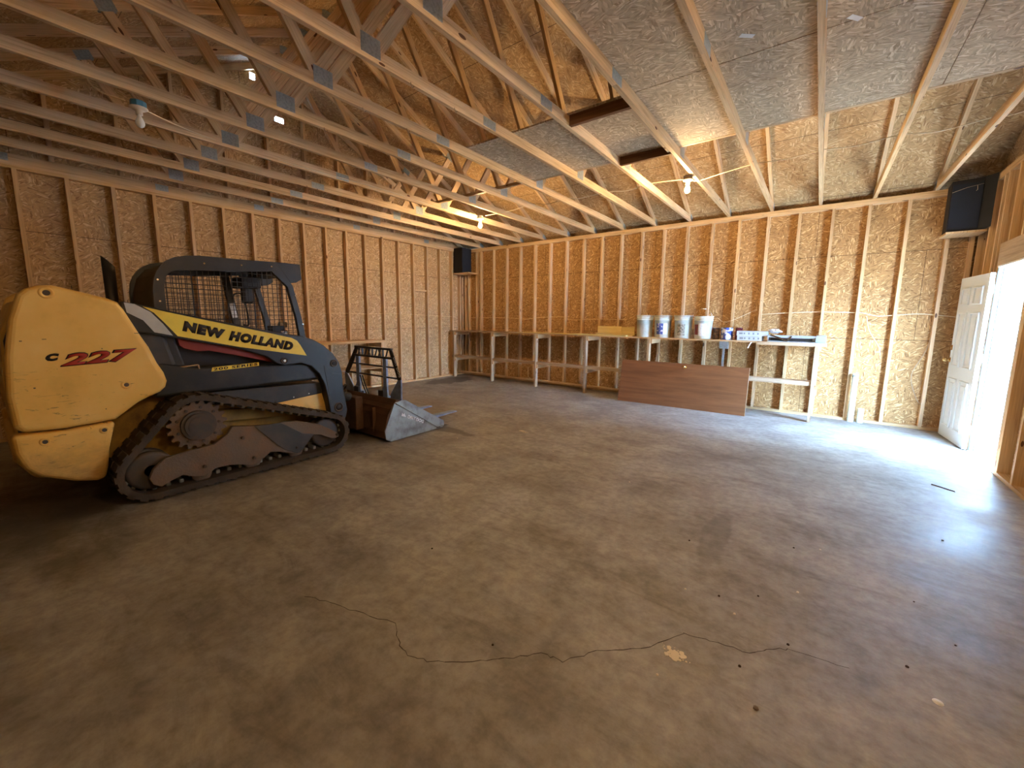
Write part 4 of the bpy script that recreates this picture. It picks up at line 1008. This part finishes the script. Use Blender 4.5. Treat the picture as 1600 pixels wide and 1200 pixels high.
# interior: seat, controls, inner pillar, handle
m = MB(); m.box(2.28, 2.76, -6.60, -6.10, 1.02, 1.14); m.beam((2.52, -6.62, 1.1), (2.52, -6.70, 1.50), .44, .10, (0, 1, 0)); m.build('seat', M_black, T, bevel=.03)
MB().beam((2.18, -5.92, 1.05), (2.18, -6.05, 1.95), .05, .07, (0, 1, 0)).build('inner_pillar', M_dkgrey, T, bevel=.008)
MB().beam((2.207, -5.985, 1.46), (2.207, -6.01, 1.62), .004, .05, (0, 1, 0)).build('warning_label', M_lwhite, T)
MB().tube(smooth([(2.23, -5.92, 1.38), (2.26, -5.87, 1.40), (2.26, -5.91, 1.70), (2.23, -5.98, 1.72), (2.23, -6.0, 1.66)]), .009, 8).build('grab_handle', M_black, T)
m = MB(); m.tube([(2.75, -5.95, 1.05), (2.75, -5.85, 1.27), (2.78, -5.80, 1.33)], .012, 8).box(2.70, 2.82, -5.86, -5.74, 1.30, 1.38); m.build('joystick', M_black, T, bevel=.01)
MB().box(2.74, 2.83, -5.78, -5.70, 1.27, 1.33).box(2.74, 2.80, -5.77, -5.69, 1.36, 1.42).build('shiny_lamp', M_bright, T, bevel=.01)
MB().box(2.2, 2.5, -6.0, -5.80, 1.78, 1.90).box(2.3, 2.4, -5.95, -5.85, 1.62, 1.80).build('overhead_console', M_black, T, bevel=.02)
# hydraulics between arm and bucket
m = MB(); m.cyl((3.00, -5.35, .62), (2.98, -5.12, .52), .055, 20).cyl((2.98, -5.12, .52), (2.97, -4.98, .44), .03, 16); m.build('tilt_cylinder', M_dkgrey, T)
m = MB(); m.cyl((mir(3.00), -5.35, .62), (mir(2.98), -5.12, .52), .055, 20).cyl((mir(2.98), -5.12, .52), (mir(2.97), -4.98, .44), .03, 16); m.build('tilt_cylinder', M_dkgrey, T)
m = MB(); m.box(1.95, 3.09, -5.10, -5.0, .12, .52).box(2.0, 3.1, -5.3, -5.24, .30, .42); m.build('quick_attach_plate', M_rust, T, bevel=.01)
for k_, zz in enumerate((.60, .53)):
    MB().tube(smooth([(3.06, -5.3, zz), (3.02, -5.18, zz + .08), (2.85, -5.08, zz + .02), (2.7, -5.02, zz - .05)]), .012, 8).build('hydraulic_hose', M_black, T)
# bucket
BX0, BX1 = mir(3.48), 3.48
bo = [(-4.84, .455), (-4.93, .33), (-4.985, .14), (-4.97, .05), (-4.90, .012), (-4.10, .012)]
bi = [(-4.82, .448), (-4.905, .325), (-4.96, .14), (-4.95, .065), (-4.89, .032), (-4.10, .022)]
bk_ = MB().ring(bo, bi, 0, BX0, BX1, closed=False).build('bucket', M_rust, T)
for sx_ in (1, -1):
    f = (lambda x: x) if sx_ == 1 else mir
    a, b = sorted((f(3.478), f(3.492)))
    MB().prism([(-4.84, .46), (-4.985, .15), (-4.97, .045), (-4.90, .006), (-4.20, .010), (-4.16, .04)], 0, a, b).build('bucket_side_plate', M_steel, T, bevel=.002)
    a, b = sorted((f(3.492), f(3.506)))
    MB().prism([(-4.84, .47), (-4.70, .49), (-4.06, .10), (-4.05, .03), (-4.18, .035)], 0, a, b).build('side_cutter', M_steel, T, bevel=.002)
MB().box(BX0, BX1, -4.20, -4.04, .004, .02).build('cutting_edge', M_steel, T, bevel=.003)
MB().prism([(-4.85, .44), (-4.90, .40), (-4.80, .46), (-4.76, .49), (-4.80, .50)], 0, BX0, BX1).build('bucket_top_rail', M_rust, T)
m = MB()
for k_ in range(5):
    x = BX0 + .25 + k_ * .36; m.box(x, x + .018, -4.99, -4.95, .10, .40)
m.build('bucket_ribs', M_rust, T)
MB().prism([(-4.06, .012), (-3.93, .010), (-3.93, .016), (-4.04, .04)], 0, 3.40, 3.47).build('bucket_tooth', M_bright, T, bevel=.003)
text_quad('DIRT DOG', (3.4925, -4.66, .245), (0, .25, -.115), (0, .020, .040), M_white, 'lettering', T, (1, 0, 0), .001, bold=.05)
MB().prism([(-4.745, .29), (-4.73, .33), (-4.715, .305), (-4.70, .32), (-4.685, .285), (-4.675, .265)], 0, 3.4925, 3.4935).build('white_emblem', M_white, T)

# ------------------------------------------------------------------ pallet fork frame standing in the bucket
free()
T2 = empty('pallet_fork', (2.84, -4.70, .03), 'blue grey pallet fork frame with a black guard standing in the loader bucket', 'pallet fork')
YF = -4.70
def ybar(p, q, w, h, nm, mat): return MB().beam((p[0], YF, p[1]), (q[0], YF, q[1]), w, h, (0, 1, 0) if abs(p[0] - q[0]) < abs(p[1] - q[1]) else (0, 0, 1)).build(nm, mat, T2, bevel=.003)
MB().box(2.50, 3.28, YF - .02, YF + .02, 1.075, 1.10).build('guard_top_bar', M_black, T2, bevel=.003)
MB().box(2.46, 3.30, YF - .02, YF + .02, .965, .99).build('guard_bar', M_black, T2, bevel=.003)
MB().box(2.37, 3.33, YF - .012, YF + .012, .855, .872).build('guard_bar', M_black, T2)
MB().box(2.27, 3.41, YF - .012, YF + .012, .725, .742).build('guard_bar', M_black, T2)
# black lattice sign between the top bars
m = MB(); x = 2.56
for k_ in range(9):
    w_ = .045
    if k_ % 3 == 0: m.beam((x, YF, .985), (x + w_, YF, 1.08), .010, .014, (0, 1, 0)).beam((x + w_, YF, .985), (x, YF, 1.08), .010, .014, (0, 1, 0))
    elif k_ % 3 == 1: m.beam((x + .02, YF, .985), (x + .02, YF, 1.08), .010, .022, (0, 1, 0))
    else: m.beam((x, YF, .985), (x + w_, YF, 1.08), .010, .016, (0, 1, 0))
    x += .075
m.build('cutout_sign', M_black, T2)
# tapering side plates (black, lettered) and blue legs
MB().prism([(3.22, 1.10), (3.28, 1.10), (3.45, .74), (3.44, .70), (3.395, .70)], 1, YF - .008, YF + .008).build('guard_side_plate', M_black, T2, bevel=.002)
MB().prism([(2.51, 1.10), (2.57, 1.10), (2.44, .88), (2.29, .70), (2.235, .70), (2.24, .75)], 1, YF - .008, YF + .008).build('guard_side_plate', M_black, T2, bevel=.002)
text_quad('DIRT DOG', (3.315, YF - .0085, .985), (.105, 0, -.235), (.036, 0, .016), M_white, 'lettering', T2, (0, -1, 0), .001, bold=.03)
for x0, x1, x2, x3 in ((3.395, 3.455, 3.455, 3.24), (2.285, 2.225, 2.225, 2.44)):
    MB().prism([(x0, .715), (x1, .725), (x2, .45), (x3 - (.0 if x3 > 2.8 else 0), .42), (x3, .52)], 1, YF - .01, YF + .01).build('blue_side_plate', M_blue, T2, bevel=.003)
for xx in (3.14, 2.55):
    MB().box(xx - .035, xx + .035, YF - .015, YF + .015, .62, .97).build('upright', M_blue, T2, bevel=.003)
    MB().prism([(xx - .035, .62), (xx + .035, .62), (xx + .05, .45), (xx - .13, .45)], 1, YF - .012, YF + .012).build('upright_foot', M_blue, T2, bevel=.003)
MB().box(2.24, 3.42, YF - .05, YF + .03, .40, .47).build('carriage_bar', M_rust, T2, bevel=.005)
MB().box(2.24, 3.42, YF - .04, YF + .03, .08, .14).build('carriage_bar', M_rust, T2, bevel=.005)
for xx in (2.30, 3.36): MB().box(xx - .03, xx + .03, YF - .04, YF + .02, .14, .40).build('carriage_post', M_rust, T2)
for xx in (3.15, 2.60):
    MB().prism([(YF + .04, .50), (YF + .0, .50), (YF + .0, .045), (YF + .04, .035), (-3.50, .075), (-3.50, .09), (YF + .06, .11), (YF + .04, .13)], 0, xx - .05, xx + .05).build('fork_tine', M_blue, T2, bevel=.004)
for dx in (0, .05):
    MB().tube(smooth([(2.66 + dx, YF - .05, .72), (2.74 + dx, YF - .07, .62), (2.80 + dx, YF - .06, .50), (2.85 + dx, YF - .05, .46)]), .009, 8).build('hydraulic_hose', M_black, T2)
for a_, b_ in ((2.50, 2.60), (3.04, 3.10)): MB().box(a_, b_, YF - .05, YF - .015, .475, .56).build('latch_block', M_black, T2, bevel=.005)
free()
